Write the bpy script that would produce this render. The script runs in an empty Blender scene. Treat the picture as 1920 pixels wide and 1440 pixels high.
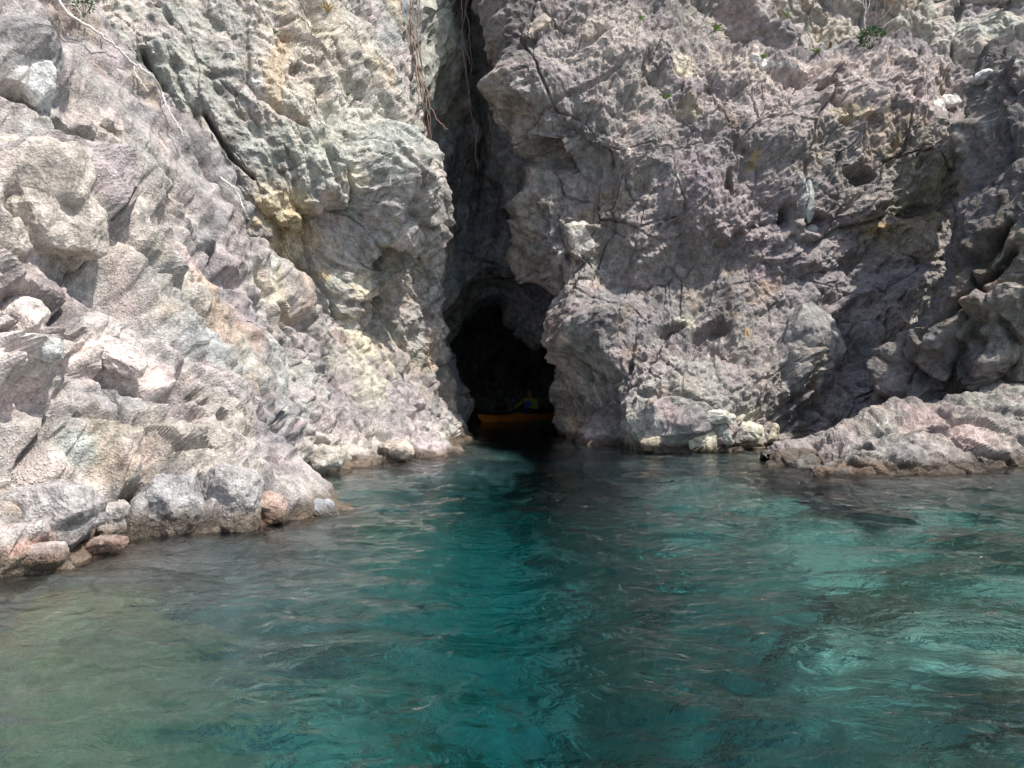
import bpy, bmesh, math, random
import numpy as np
from mathutils import Vector, Matrix

# ------------------------------------------------------------------ camera, sky, sun, exposure
SC = bpy.context.scene
COL = SC.collection
R_ = math.radians
CAM_H = 1.2
cam_d = bpy.data.cameras.new('camera'); cam = bpy.data.objects.new('camera', cam_d); COL.objects.link(cam)
cam.location = (0, 0, CAM_H); cam.rotation_euler = (R_(90), 0, 0)
cam_d.sensor_width = 36; cam_d.lens = 30.0; cam_d.clip_start = 0.05; cam_d.clip_end = 2000
SC.camera = cam

SUN_EL = 60.0
SUN_AZ = 54.0          # degrees from "straight behind the camera" round to the right
sd = Vector((math.cos(R_(SUN_EL))*math.sin(R_(SUN_AZ)), -math.cos(R_(SUN_EL))*math.cos(R_(SUN_AZ)), math.sin(R_(SUN_EL))))
W = bpy.data.worlds.new('World'); SC.world = W; W.use_nodes = True
wn = W.node_tree.nodes; wl = W.node_tree.links
sky = wn.new('ShaderNodeTexSky'); sky.sky_type = 'NISHITA'; sky.sun_disc = False
sky.sun_elevation = R_(SUN_EL); sky.sun_rotation = math.atan2(sd.x, sd.y)
sky.air_density = 1.0; sky.dust_density = 2.0
wl.new(sky.outputs[0], wn['Background'].inputs[0]); wn['Background'].inputs[1].default_value = 0.145
sun_d = bpy.data.lights.new('sun', 'SUN'); sun_d.energy = 4.6; sun_d.angle = R_(0.6); sun_d.color = (1.0, 0.955, 0.88)
sun = bpy.data.objects.new('sun', sun_d); COL.objects.link(sun)
sun.rotation_euler = sd.to_track_quat('Z', 'Y').to_euler(); sun.location = sd*60
SC.view_settings.view_transform = 'Standard'; SC.view_settings.look = 'None'
SC.view_settings.exposure = 0.45; SC.view_settings.gamma = 1.0
SC.cycles.max_bounces = 7; SC.cycles.diffuse_bounces = 5; SC.cycles.transparent_max_bounces = 8
SC.cycles.use_adaptive_sampling = True; SC.cycles.adaptive_threshold = 0.03
SC.cycles.sample_clamp_indirect = 6.0; SC.cycles.blur_glossy = 0.5

# ------------------------------------------------------------------ helpers: points, noise
F = 1600.0
def at(px, py, Y):
    """world point seen at pixel (px,py) of the 1920x1440 photograph, Y metres ahead of the camera"""
    return ((px-960)/F*Y, Y, CAM_H+(720-py)/F*Y)
f32 = np.float32
def hash3(ix, iy, iz, seed):
    h = (ix.astype(np.uint32)*np.uint32(374761393) + iy.astype(np.uint32)*np.uint32(668265263) + iz.astype(np.uint32)*np.uint32(2147483647-58) + np.uint32((seed*2654435761) & 0xffffffff))
    h = (h ^ (h >> np.uint32(13)))*np.uint32(1274126177)
    h ^= h >> np.uint32(16)
    h = h*np.uint32(2246822519); h ^= h >> np.uint32(15)
    return h
def perlin(p, seed=0):
    i = np.floor(p).astype(np.int32); f = (p-i).astype(f32)
    u = f*f*f*(f*(f*6-15)+10)
    out = np.zeros(len(p), f32)
    for dx in (0, 1):
        wx = u[:, 0] if dx else 1-u[:, 0]
        for dy in (0, 1):
            wy = u[:, 1] if dy else 1-u[:, 1]
            for dz in (0, 1):
                wz = u[:, 2] if dz else 1-u[:, 2]
                h = hash3(i[:, 0]+dx, i[:, 1]+dy, i[:, 2]+dz, seed)
                gx = (h & np.uint32(1023)).astype(f32)/511.5-1
                gy = ((h >> np.uint32(10)) & np.uint32(1023)).astype(f32)/511.5-1
                gz = ((h >> np.uint32(20)) & np.uint32(1023)).astype(f32)/511.5-1
                out += wx*wy*wz*(gx*(f[:, 0]-dx)+gy*(f[:, 1]-dy)+gz*(f[:, 2]-dz))
    return out*1.3
def fbm(p, octv=4, seed=0, gain=0.5, lac=2.03):
    o = np.zeros(len(p), f32); a = 1.0; q = p.astype(f32)
    for k in range(octv):
        o += a*perlin(q, seed+k*17); a *= gain; q = q*lac+f32(7.3)
    return o
def ridged(p, octv=4, seed=0, gain=0.5, lac=2.1):
    o = np.zeros(len(p), f32); a = 1.0; q = p.astype(f32); prev = 1.0
    for k in range(octv):
        n = 1-np.abs(perlin(q, seed+k*13))*1.6
        n = n*n*prev; o += a*n; prev = np.clip(n, 0, 1); a *= gain; q = q*lac+f32(3.1)
    return o
def voro(p, seed=0, jit=0.8):
    """cell noise: F1, F2, three random numbers of the nearest cell, offset from its centre"""
    b = np.floor(p-0.5).astype(np.int32)
    n = len(p); f1 = np.full(n, 9, f32); f2 = np.full(n, 9, f32)
    r = np.zeros((n, 3), f32); off = np.zeros((n, 3), f32)
    for dx in (0, 1):
        for dy in (0, 1):
            for dz in (0, 1):
                c = b+np.array((dx, dy, dz), np.int32)
                h = hash3(c[:, 0], c[:, 1], c[:, 2], seed)
                h2 = h*np.uint32(2654435761); h2 ^= h2 >> np.uint32(15)
                j = np.stack(((h & np.uint32(1023)).astype(f32)/1023, ((h >> np.uint32(10)) & np.uint32(1023)).astype(f32)/1023, ((h >> np.uint32(20)) & np.uint32(1023)).astype(f32)/1023), 1)
                d = p-(c+0.5+(j-0.5)*jit)
                dd = np.sqrt((d*d).sum(1))
                m = dd < f1
                f2 = np.where(m, f1, np.minimum(f2, dd)); f1 = np.where(m, dd, f1)
                rr = np.stack(((h2 & np.uint32(1023)).astype(f32)/1023, ((h2 >> np.uint32(10)) & np.uint32(1023)).astype(f32)/1023, ((h2 >> np.uint32(20)) & np.uint32(1023)).astype(f32)/1023), 1)
                r[m] = rr[m]; off[m] = d[m]
    return f1, f2, r, off
def sstep(a, b, x):
    t = np.clip((x-a)/(b-a), 0, 1); return t*t*(3-2*t)
def facets(p, size, seed, tilt=1.0, step=0.30, warp=0.10, hard=20.0):
    """broken-rock relief in metres: tilted flat block faces meeting along worn edges"""
    q = (p/size).astype(f32)
    q = q+warp*2*np.stack((perlin(q*1.3, seed+1), perlin(q*1.3, seed+2), perlin(q*1.3, seed+3)), 1)
    b = np.floor(q-0.5).astype(np.int32); num = np.zeros(len(q), f32); den = np.full(len(q), 1e-12, f32)
    for dx in (0, 1):
        for dy in (0, 1):
            for dz in (0, 1):
                cx_, cy_, cz_ = b[:, 0]+dx, b[:, 1]+dy, b[:, 2]+dz
                h = hash3(cx_, cy_, cz_, seed); h2 = h*np.uint32(2654435761); h2 ^= h2 >> np.uint32(15)
                u = lambda w, k: ((w >> np.uint32(k)) & np.uint32(1023)).astype(f32)*f32(1/1023)-f32(0.5)
                ox = q[:, 0]-(cx_+f32(0.5)+u(h, 0)*f32(0.95)); oy = q[:, 1]-(cy_+f32(0.5)+u(h, 10)*f32(0.95)); oz = q[:, 2]-(cz_+f32(0.5)+u(h, 20)*f32(0.95))
                d = np.sqrt(ox*ox+oy*oy+oz*oz); w = np.exp(-f32(hard)*d)
                rx, ry, rz = u(h2, 0), u(h2, 10), u(h2, 20)
                num += w*((rx+ry)*f32(step)+(rx*ox+ry*oy+rz*oz)*f32(2*tilt)); den += w
    return num/den*f32(size)
_ROT = [np.linalg.qr(np.random.RandomState(40+k).normal(size=(3, 3)))[0].astype(f32) for k in range(8)]
def cleave(p, size, seed):
    """fracture relief in metres: flat triangular faces meeting in sharp edges, cut along a few joint directions"""
    q = (p/f32(size))@_ROT[seed % 8]
    q = q+f32(0.28)*np.stack((perlin(q*f32(0.6), seed+1), perlin(q*f32(0.6), seed+2), perlin(q*f32(0.6), seed+3)), 1)
    i = np.floor(q).astype(np.int32); f = (q-i).astype(f32)
    o = np.argsort(-f, axis=1); fs = np.take_along_axis(f, o, 1); n = len(q); ar = np.arange(n)
    c = i.copy(); val = lambda c_: (hash3(c_[:, 0], c_[:, 1], c_[:, 2], seed) & np.uint32(0xffff)).astype(f32)*f32(2/65535)-1
    out = val(c)*(1-fs[:, 0])
    c[ar, o[:, 0]] += 1; out += val(c)*(fs[:, 0]-fs[:, 1])
    c[ar, o[:, 1]] += 1; out += val(c)*(fs[:, 1]-fs[:, 2])
    c[ar, o[:, 2]] += 1; out += val(c)*fs[:, 2]
    return out*f32(size)
def joints(p, size, seed, width, depth):
    """narrow open fractures between large blocks, in metres"""
    q = (p/size).astype(f32)
    q = q+0.05*np.stack((perlin(q*2.1, seed+1), perlin(q*2.1, seed+2), perlin(q*2.1, seed+3)), 1)
    f1, f2, r, off = voro(q, seed, 0.95)
    m = 0.35+0.65*sstep(-0.1, 0.35, perlin((p/size*0.8).astype(f32), seed+9))
    return -depth*(1-sstep(0.0, 1.0, (f2-f1)*size/width))*m
def stretch(p, d, k):
    """squash space along direction d so that relief runs along it"""
    d = np.array(d, f32); d /= np.linalg.norm(d)
    s = p@d
    return p-np.outer(s, d)*f32(1-1.0/k)

from concurrent.futures import ThreadPoolExecutor
_pool = ThreadPoolExecutor(4)
def par(fn, p, *a):
    """run a per-point function over four slices at once"""
    if len(p) < 20000: return fn(p, *a)
    ch = np.array_split(np.ascontiguousarray(p, f32), 8)
    return np.concatenate(list(_pool.map(lambda c: fn(c, *a), ch)))
# ------------------------------------------------------------------ helpers: surfaces
def catmull(P, n):
    """P: (K, ...) control rows -> n rows along axis 0"""
    K = P.shape[0]; t = np.linspace(0, K-1, n); i = np.clip(t.astype(int), 0, K-2); u = (t-i).reshape((-1,)+(1,)*(P.ndim-1))
    a = P[np.clip(i-1, 0, K-1)]; b = P[i]; c = P[i+1]; d = P[np.clip(i+2, 0, K-1)]
    return 0.5*((2*b)+(c-a)*u+(2*a-5*b+4*c-d)*u**2+(3*b-a-3*c+d)*u**3)
def normals(G, sign):
    du = np.gradient(G, axis=1); dv = np.gradient(G, axis=0)
    n = np.cross(du, dv); n /= np.linalg.norm(n, axis=2, keepdims=True)+1e-9
    return n*sign
def smooth_grid(N, k):
    for _ in range(k):
        N = N.copy(); N[1:-1] = (N[:-2]+2*N[1:-1]+N[2:])/4; N[:, 1:-1] = (N[:, :-2]+2*N[:, 1:-1]+N[:, 2:])/4
    return N/(np.linalg.norm(N, axis=2, keepdims=True)+1e-9)
def smooth_scalar(D):
    D = D.copy(); D[1:-1] = (D[:-2]+2*D[1:-1]+D[2:])/4; D[:, 1:-1] = (D[:, :-2]+2*D[:, 1:-1]+D[:, 2:])/4
    return D
def grid_mesh(name, G, mat, cols=None, attrs=None, origin=(0, 0, 0), flip=False):
    nv, nu = G.shape[:2]
    me = bpy.data.meshes.new(name)
    V = (G.reshape(-1, 3)-np.array(origin)).astype(f32)
    idx = np.arange(nv*nu).reshape(nv, nu)
    q = np.stack((idx[:-1, :-1], idx[:-1, 1:], idx[1:, 1:], idx[1:, :-1]), 2).reshape(-1, 4)
    if flip: q = q[:, ::-1]
    nf = len(q)
    me.vertices.add(len(V)); me.vertices.foreach_set('co', V.ravel())
    me.loops.add(nf*4); me.loops.foreach_set('vertex_index', q.astype(np.int32).ravel())
    me.polygons.add(nf); me.polygons.foreach_set('loop_start', np.arange(0, nf*4, 4, dtype=np.int32))
    me.update(calc_edges=True)
    me.polygons.foreach_set('use_smooth', np.ones(nf, bool))
    if cols is not None:
        a = me.color_attributes.new('rock_colour', 'FLOAT_COLOR', 'POINT')
        a.data.foreach_set('color', np.concatenate((cols, np.ones((len(cols), 1))), 1).astype(f32).ravel())
    for k, v in (attrs or {}).items():
        a = me.attributes.new(k, 'FLOAT', 'POINT'); a.data.foreach_set('value', v.astype(f32))
    me.materials.append(mat)
    o = bpy.data.objects.new(name, me); o.location = origin; COL.objects.link(o)
    return o
def tag(o, label=None, cat=None, group=None, kind=None):
    if label: o['label'] = label
    if cat: o['category'] = cat
    if group: o['group'] = group
    if kind: o['kind'] = kind
    return o
def empty(name, loc):
    o = bpy.data.objects.new(name, None); COL.objects.link(o); o.location = loc; o.empty_display_size = 0.1
    return o

ROCKS = []     # built rock masses, used to set stones, plants and roots down on the real rock
def on_rock(px, py, tol=0):
    """first rock point in the direction of photo pixel (px,py)"""
    o_ = Vector((0, 0, CAM_H)); d_ = (Vector(at(px, py, 10))-o_).normalized(); best = None
    for r in ROCKS:
        ok, loc, nn, k = r.ray_cast(o_-r.location, d_)
        if ok:
            loc = loc+r.location
            if best is None or loc.y < best.y: best = loc
    return best if best is not None else Vector(at(px, py, 17))

# ------------------------------------------------------------------ materials
def nmat(name):
    m = bpy.data.materials.new(name); m.use_nodes = True
    nt = m.node_tree; b = nt.nodes['Principled BSDF']
    return m, nt, b
def N(nt, typ, **kw):
    n = nt.nodes.new(typ)
    for k, v in kw.items():
        if k.startswith('i_'):
            key = k[2:]
            n.inputs[int(key) if key.isdigit() else key].default_value = v
        else: setattr(n, k, v)
    return n
def rock_material(name='weathered_rock', bump=1.0, speck=1.0):
    m, nt, b = nmat(name); L = nt.links.new
    geo = N(nt, 'ShaderNodeNewGeometry'); P = geo.outputs['Position']
    col = N(nt, 'ShaderNodeAttribute', attribute_name='rock_colour')
    wet = N(nt, 'ShaderNodeAttribute', attribute_name='wet')
    rough = N(nt, 'ShaderNodeAttribute', attribute_name='crust')
    # fine mineral grain and barnacle crust
    n1 = N(nt, 'ShaderNodeTexNoise', i_Scale=7.0, i_Detail=6.0, i_Roughness=0.72); L(P, n1.inputs['Vector'])
    n2 = N(nt, 'ShaderNodeTexNoise', i_Scale=42.0, i_Detail=3.0, i_Roughness=0.7); L(P, n2.inputs['Vector'])
    v = N(nt, 'ShaderNodeTexVoronoi', i_Scale=34.0); v.feature = 'F1'; L(P, v.inputs['Vector'])
    r1 = N(nt, 'ShaderNodeMapRange', i_1=0.34, i_2=0.66, i_3=0.56, i_4=1.42); L(n1.outputs[0], r1.inputs[0])
    r2 = N(nt, 'ShaderNodeMapRange', i_1=0.34, i_2=0.66, i_3=0.74, i_4=1.26); L(n2.outputs[0], r2.inputs[0])
    mu = N(nt, 'ShaderNodeMath', operation='MULTIPLY'); L(r1.outputs[0], mu.inputs[0]); L(r2.outputs[0], mu.inputs[1])
    hs = N(nt, 'ShaderNodeVectorMath', operation='SCALE'); L(col.outputs['Color'], hs.inputs[0]); L(mu.outputs[0], hs.inputs['Scale'])
    # crust: scattered pale barnacle dots
    vr = N(nt, 'ShaderNodeMapRange', i_1=0.25, i_2=0.42, i_3=1.0, i_4=0.0); L(v.outputs['Distance'], vr.inputs[0])
    cm = N(nt, 'ShaderNodeMath', operation='MULTIPLY'); L(vr.outputs[0], cm.inputs[0]); L(rough.outputs['Fac'], cm.inputs[1])
    cm2 = N(nt, 'ShaderNodeMath', operation='MULTIPLY', i_1=0.5); L(cm.outputs[0], cm2.inputs[0])
    mx = N(nt, 'ShaderNodeMix', data_type='RGBA'); mx.inputs[7].default_value = (0.56, 0.54, 0.51, 1)
    L(cm2.outputs[0], mx.inputs[0]); L(hs.outputs[0], mx.inputs[6])
    # wet band
    wm = N(nt, 'ShaderNodeMix', data_type='RGBA', blend_type='MULTIPLY'); wm.inputs[7].default_value = (0.36, 0.31, 0.25, 1)
    L(wet.outputs['Fac'], wm.inputs[0]); L(mx.outputs[2], wm.inputs[6]); L(wm.outputs[2], b.inputs['Base Color'])
    rr = N(nt, 'ShaderNodeMapRange', i_3=0.93, i_4=0.42); L(wet.outputs['Fac'], rr.inputs[0]); L(rr.outputs[0], b.inputs['Roughness'])
    b.inputs['Specular IOR Level'].default_value = 0.3
    # relief
    b1 = N(nt, 'ShaderNodeBump', i_Strength=0.75*bump, i_Distance=0.08); L(n1.outputs[0], b1.inputs['Height'])
    b2 = N(nt, 'ShaderNodeBump', i_Strength=0.5*bump, i_Distance=0.022); L(n2.outputs[0], b2.inputs['Height']); L(b1.outputs[0], b2.inputs['Normal'])
    b3 = N(nt, 'ShaderNodeBump', i_Strength=0.8, i_Distance=0.012); L(cm.outputs[0], b3.inputs['Height']); L(b2.outputs[0], b3.inputs['Normal'])
    L(b3.outputs[0], b.inputs['Normal'])
    return m
ROCK = rock_material()

def simple(name, col, rough=0.6, spec=0.3, var=0.25, scale=30, bump=0.0):
    m, nt, b = nmat(name); L = nt.links.new
    tc = N(nt, 'ShaderNodeTexCoord')
    n = N(nt, 'ShaderNodeTexNoise', i_Scale=scale, i_Detail=4.0); L(tc.outputs['Object'], n.inputs['Vector'])
    r = N(nt, 'ShaderNodeMapRange', i_1=0.25, i_2=0.75, i_3=1-var, i_4=1+var); L(n.outputs[0], r.inputs[0])
    c = N(nt, 'ShaderNodeRGB'); c.outputs[0].default_value = (*col, 1)
    s = N(nt, 'ShaderNodeVectorMath', operation='SCALE'); L(c.outputs[0], s.inputs[0]); L(r.outputs[0], s.inputs['Scale'])
    L(s.outputs[0], b.inputs['Base Color']); b.inputs['Roughness'].default_value = rough; b.inputs['Specular IOR Level'].default_value = spec
    if bump:
        bb = N(nt, 'ShaderNodeBump', i_Strength=bump, i_Distance=0.01); L(n.outputs[0], bb.inputs['Height']); L(bb.outputs[0], b.inputs['Normal'])
    return m

# ------------------------------------------------------------------ rock mass builder
class Near:
    """finds the rock point that lies towards a given photo pixel"""
    def __init__(self, V):
        self.V = V; self.x = 960+F*V[:, 0]/np.maximum(V[:, 1], .1); self.y = 720-F*(V[:, 2]-CAM_H)/np.maximum(V[:, 1], .1)
    def __call__(self, px, py):
        d = np.abs(self.x-px)+np.abs(self.y-py); I = np.where(d < d.min()+5)[0]
        return self.V[I[np.argmin(self.V[I, 1])]]
def ell(V, c, rx, ry, rot, asp=1.6):
    """elliptic distance round the rock point c, radii in metres, rot in degrees seen from the sea"""
    d = V-c; a = R_(rot); ca, sa = math.cos(a), math.sin(a)
    u = d[:, 0]*ca+d[:, 2]*sa; w = -d[:, 0]*sa+d[:, 2]*ca
    return np.sqrt((u/rx)**2+(w/ry)**2+(d[:, 1]/(asp*max(rx, ry)))**2), u/rx, w/ry
def seg_dist(V, pts):
    best = np.full(len(V), 1e9, f32)
    for a, b in zip(pts[:-1], pts[1:]):
        ab = b-a; t = np.clip(((V-a)@ab)/(ab@ab+1e-9), 0, 1)
        d = V-(a+t[:, None]*ab); best = np.minimum(best, np.sqrt((d*d).sum(1)))
    return best
BED = (0, 0, 1)
def relief_at(kd, ps, size, amt, sd_):
    if kd == 'fbm': return fbm(ps/f32(size), 4, sd_)*f32(amt)
    if kd == 'ridged': return (ridged(ps/f32(size), 4, sd_)-f32(0.9))*f32(amt)
    if kd == 'facet': return facets(ps, size, sd_)*f32(amt)
    if kd == 'cleave': return cleave(ps, size, sd_)*f32(amt)
    if kd == 'joint': return joints(ps, size, sd_, amt*0.45, amt)
    if kd == 'strata':      # overlapping beds: a slow rise and a sharp break across the bedding
        q = (ps@np.array(BED, f32))/f32(size)+f32(0.45)*fbm(ps/f32(size*3.2), 3, sd_); la = np.floor(q).astype(np.int32); t = q-la
        hh = hash3(la, la*0, la*0, sd_); ra = (hh & np.uint32(1023)).astype(f32)/1023
        lat_ = f32(0.25)+f32(0.75)*sstep(-0.15, 0.35, perlin((ps/f32(size*2.5)).astype(f32), sd_+4))
        return (np.where(t < 0.75, t/f32(0.75), (1-t)/f32(0.25))-f32(0.5))*(f32(0.3)+f32(0.7)*ra)*lat_*f32(amt)
    f1, f2, r, off = voro(ps/f32(size), sd_)
    if kd == 'scoop': return (np.minimum(f1, 0.9)**1.6-f32(0.33))*(f32(0.55)+f32(0.9)*r[:, 1])*f32(amt*size)
    if kd == 'pit': return -(1-sstep(0.12, 0.42, f1))*(r[:, 0] > 0.45)*f32(amt)
    return np.sqrt(np.clip(1-(f1/f32(0.62))**2, 0, 1))*(f32(0.35)+f32(0.65)*r[:, 0])*f32(amt)
def build_rock(name, net, nu, nv, sign, base, relief, stamps=(), patches=(), seed=1, crust=0.0, tint=(0.06, 0.05), strike=None, kstr=2.5, smoothn=20, bed=(0, 0, 1), soft=0.0):
    global BED
    BED = np.array(bed, float)/np.linalg.norm(bed)
    """net: rows of control points; relief: list of (kind, size, amount); stamps: bulges, hollows, cracks; patches: mineral colours, plus light painted into the upper cleft"""
    P = np.array(net, float)
    G = catmull(P, nv); G = catmull(G.transpose(1, 0, 2), nu).transpose(1, 0, 2)
    nrm = smooth_grid(normals(G, sign), smoothn)
    V = G.reshape(-1, 3); wob = 0.35*np.stack([par(lambda c: perlin(c*f32(2.1), seed+90+k), V) for k in range(3)], 1)
    disp = np.zeros(len(V), f32)
    cen = {}
    NP = Near(V)
    for i, s in enumerate(stamps):
        if s[0] in ('bulge', 'hollow', 'block'):
            _, px, py, rx, ry, rot, amt = s
            c = NP(px, py); k = c[1]/F; rxm, rym = rx*k, ry*k
            I = np.where(((V-c)**2).sum(1) < (2.4*max(rxm, rym))**2)[0]; Vi = V[I]
            q, u, w = ell(Vi+wob[I]*min(rxm, rym)*0.9, c, rxm, rym, rot)
            if s[0] == 'bulge': qp = np.maximum.reduce((np.abs(u), np.abs(w), np.abs(0.8*u+0.6*w), np.abs(0.55*u-0.8*w), 0.8*q)); disp[I] += amt*np.clip(1.5*(1-qp), 0, 1)*(0.8-0.3*u+0.3*w)
            elif s[0] == 'hollow': disp[I] -= amt*(1-sstep(0.45, 1.0, q))
            else: disp[I] += amt*(1-sstep(0.70, 1.05, q))*(1-0.35*u+0.25*w)
        elif s[0] in ('crack', 'ridge'):
            _, pts, wpx, amt = s
            pp = [NP(*p) for p in pts]; k = np.mean([p[1] for p in pp])/F
            mid = np.mean(pp, 0); rad = max(np.linalg.norm(p-mid) for p in pp)+wpx*k*3
            I = np.where(((V-mid)**2).sum(1) < rad*rad)[0]; Vi = V[I]
            d = seg_dist(Vi+wob[I]*wpx*k*0.8, pp)
            if s[0] == 'ridge': disp[I] += amt*0.6*np.clip(1-d/(wpx*k*2.2), 0, 1)
            else: disp[I] -= amt*(1-sstep(0.0, wpx*k, d))
    V = V+nrm.reshape(-1, 3)*disp[:, None]
    nrm = nrm.reshape(-1, 3)
    d = np.zeros(len(V), f32); p = V.astype(f32)
    for kind, size, amt in relief:
        if kind == 'cap':      # joint planes: everything proud of the plane has long since fallen off
            hi = f32(size)+f32(0.5*size)*par(lambda c: fbm(c*f32(0.8), 2, seed+77), p)
            d = hi-f32(amt)*np.logaddexp(0, (hi-d)/f32(amt)).astype(f32)+f32(amt*0.0); continue
        ps = stretch(p, strike, kstr) if (strike is not None and kind[-1] == '~') else p
        kd = kind.rstrip('~'); sd_ = seed+int(size*100)
        d += par(lambda c: relief_at(kd, c, size, amt, sd_), ps)
    if soft: d = (1-soft)*d+soft*smooth_scalar(d.reshape(nv, nu)).ravel()
    V = V+nrm*d[:, None]
    # colours
    p = V.astype(f32)
    n1 = par(lambda c: fbm(c*f32(0.55), 4, seed+201), p); n2 = par(lambda c: fbm(c*f32(1.7), 4, seed+202), p); n3 = par(lambda c: fbm(c*f32(5.0), 3, seed+203), p)
    C = np.array(base, float)[None, :]*(1+0.22*n1+0.20*n2+0.16*n3)[:, None]
    streak = par(lambda c: fbm(stretch(c, (0.15, 0.1, 1), 4.0)*f32(1.5), 4, seed+210), p); och = par(lambda c: fbm(c*f32(0.8)+f32(31), 5, seed+211), p)
    vein = np.abs(par(lambda c: fbm(stretch(c, (0.6, 0.2, -0.7), 2.0)*f32(0.9), 3, seed+212), p))
    C *= (1-0.42*sstep(0.12, 0.5, streak))[:, None]
    m = 0.45*sstep(0.22, 0.6, och)[:, None]; C = C*(1-m)+np.array((0.36, 0.27, 0.17))*m*(C.mean(1)/0.3)[:, None]
    m = 0.55*((1-sstep(0.008, 0.022, vein))*sstep(0.05, 0.3, n1))[:, None]; C = C*(1-m)+np.array((0.62, 0.60, 0.56))*m
    C[:, 0] *= 1+tint[0]*n2*2; C[:, 2] *= 1-tint[1]*n1*2
    NP = Near(V)
    for s in patches:
        px, py, rx, ry, rot, colr, amt = s
        c = NP(px, py); k = c[1]/F
        I = np.where(((V-c)**2).sum(1) < (3.2*max(rx, ry)*k)**2)[0]
        q, u, w = ell(V[I]+wob[I]*min(rx, ry)*k*1.3, c, rx*k, ry*k, rot, 2.5)
        m = (1-sstep(0.45, 1.15, q+0.75*n2[I]+0.4*n3[I]))*amt
        C[I] = C[I]*(1-m[:, None])+np.array(colr)[None, :]*(1+0.2*n3[I])[:, None]*m[:, None]
    z = V[:, 2]; wv = par(lambda c: fbm(c*f32(1.3), 3, seed+300), p)
    wet = (1-sstep(0.07, 0.24, z+0.14*wv))*sstep(-0.35, -0.05, z)
    pale = sstep(0.10, 0.25, z+0.1*wv)*(1-sstep(0.3, 0.8, z+0.3*wv))
    C = C*(1+0.18*pale[:, None])
    crustv = np.clip(crust*(0.6+1.1*n1+0.5*n2), 0, 1)
    C = np.clip(C, 0.015, 0.85)
    G = V.reshape(nv, nu, 3)
    org = V[np.argmin(V[:, 2])].copy(); org[2] = 0
    du = np.cross(P[0, 1]-P[0, 0], P[1, 0]-P[0, 0])
    o = grid_mesh(name, G, ROCK, C, {'wet': wet, 'crust': crustv}, origin=tuple(org), flip=(sign < 0))
    o.data.polygons.foreach_set('use_smooth', np.zeros(len(o.data.polygons), bool))
    ROCKS.append(o)
    return o
def net_px(rows): return [[at(*p) for p in r] for r in rows]

TAN = (0.50, 0.40, 0.24); CREAM = (0.62, 0.55, 0.42); WHITE = (0.72, 0.70, 0.66); OCHRE = (0.44, 0.30, 0.13)
PINK = (0.55, 0.36, 0.31); PURPLE = (0.30, 0.24, 0.26); GREEN = (0.325, 0.335, 0.295); DARK = (0.13, 0.125, 0.12)

# ------------------------------------------------------------------ left near buttress: stations along the shore, each a profile from sea floor to ridge
prof = [
 # shore           ...up the face...                                                                     ridge
 [(-520,1330,3.0),(-520,1050,3.4),(-520,800,3.9),(-520,500,4.6),(-500,150,5.6),(-480,-300,7.0)],
 [(-230,1200,4.0),(-230,960,4.5),(-230,720,5.1),(-220,460,5.8),(-200,180,6.7),(-160,-220,8.0)],
 [(0,1100,5.05),(-10,900,5.5),(-10,700,6.0),(-5,480,6.7),(0,230,7.6),(20,-120,9.0)],
 [(150,1058,5.7),(140,900,6.2),(140,740,6.8),(140,540,7.5),(130,300,8.6),(120,-20,10.0)],
 [(300,1030,6.2),(290,890,6.9),(280,750,7.6),(270,590,8.4),(250,370,9.4),(245,110,10.6)],
 [(430,1000,6.9),(410,880,7.7),(400,760,8.5),(390,630,9.3),(370,460,10.2),(350,255,11.0)],
 [(535,978,7.5),(505,885,8.7),(490,770,9.6),(480,650,10.4),(465,540,11.0),(455,405,11.6)],
 [(560,905,10.3),(555,840,10.7),(550,770,11.1),(545,690,11.6),(540,620,12.1),(530,520,12.7)],
 [(660,880,12.0),(650,822,12.4),(640,765,12.9),(632,705,13.4),(622,645,13.9),(612,575,14.4)],
 [(765,866,13.1),(752,822,13.6),(740,775,14.2),(727,725,14.8),(715,675,15.4),(700,610,16.0)],
 [(850,853,14.5),(842,832,15.0),(832,800,15.7),(815,762,16.5),(795,722,17.2),(768,665,18.0)],
 [(875,815,20.0),(870,802,19.9),(860,786,19.8),(847,768,19.7),(834,748,19.6),(817,720,19.5)],
]
rows = []
for st in prof:
    pts = [np.array(at(*p)) for p in st]
    w = pts[0]; deep = w+np.array((1.0, -0.35, -2.6)); mid = w+np.array((0.35, -0.15, -0.8)); w = w*1.0; w[2] = 0.0
    r = pts[-1]
    rows.append([deep, mid, w]+pts[1:]+[r+np.array((-0.6, 0.5, -0.1)), r+np.array((-1.6, 1.5, -1.5)), r+np.array((-2.2, 2.2, -6.0))])
L1 = [[rows[i][j] for i in range(len(rows))] for j in range(len(rows[0]))]
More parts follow.
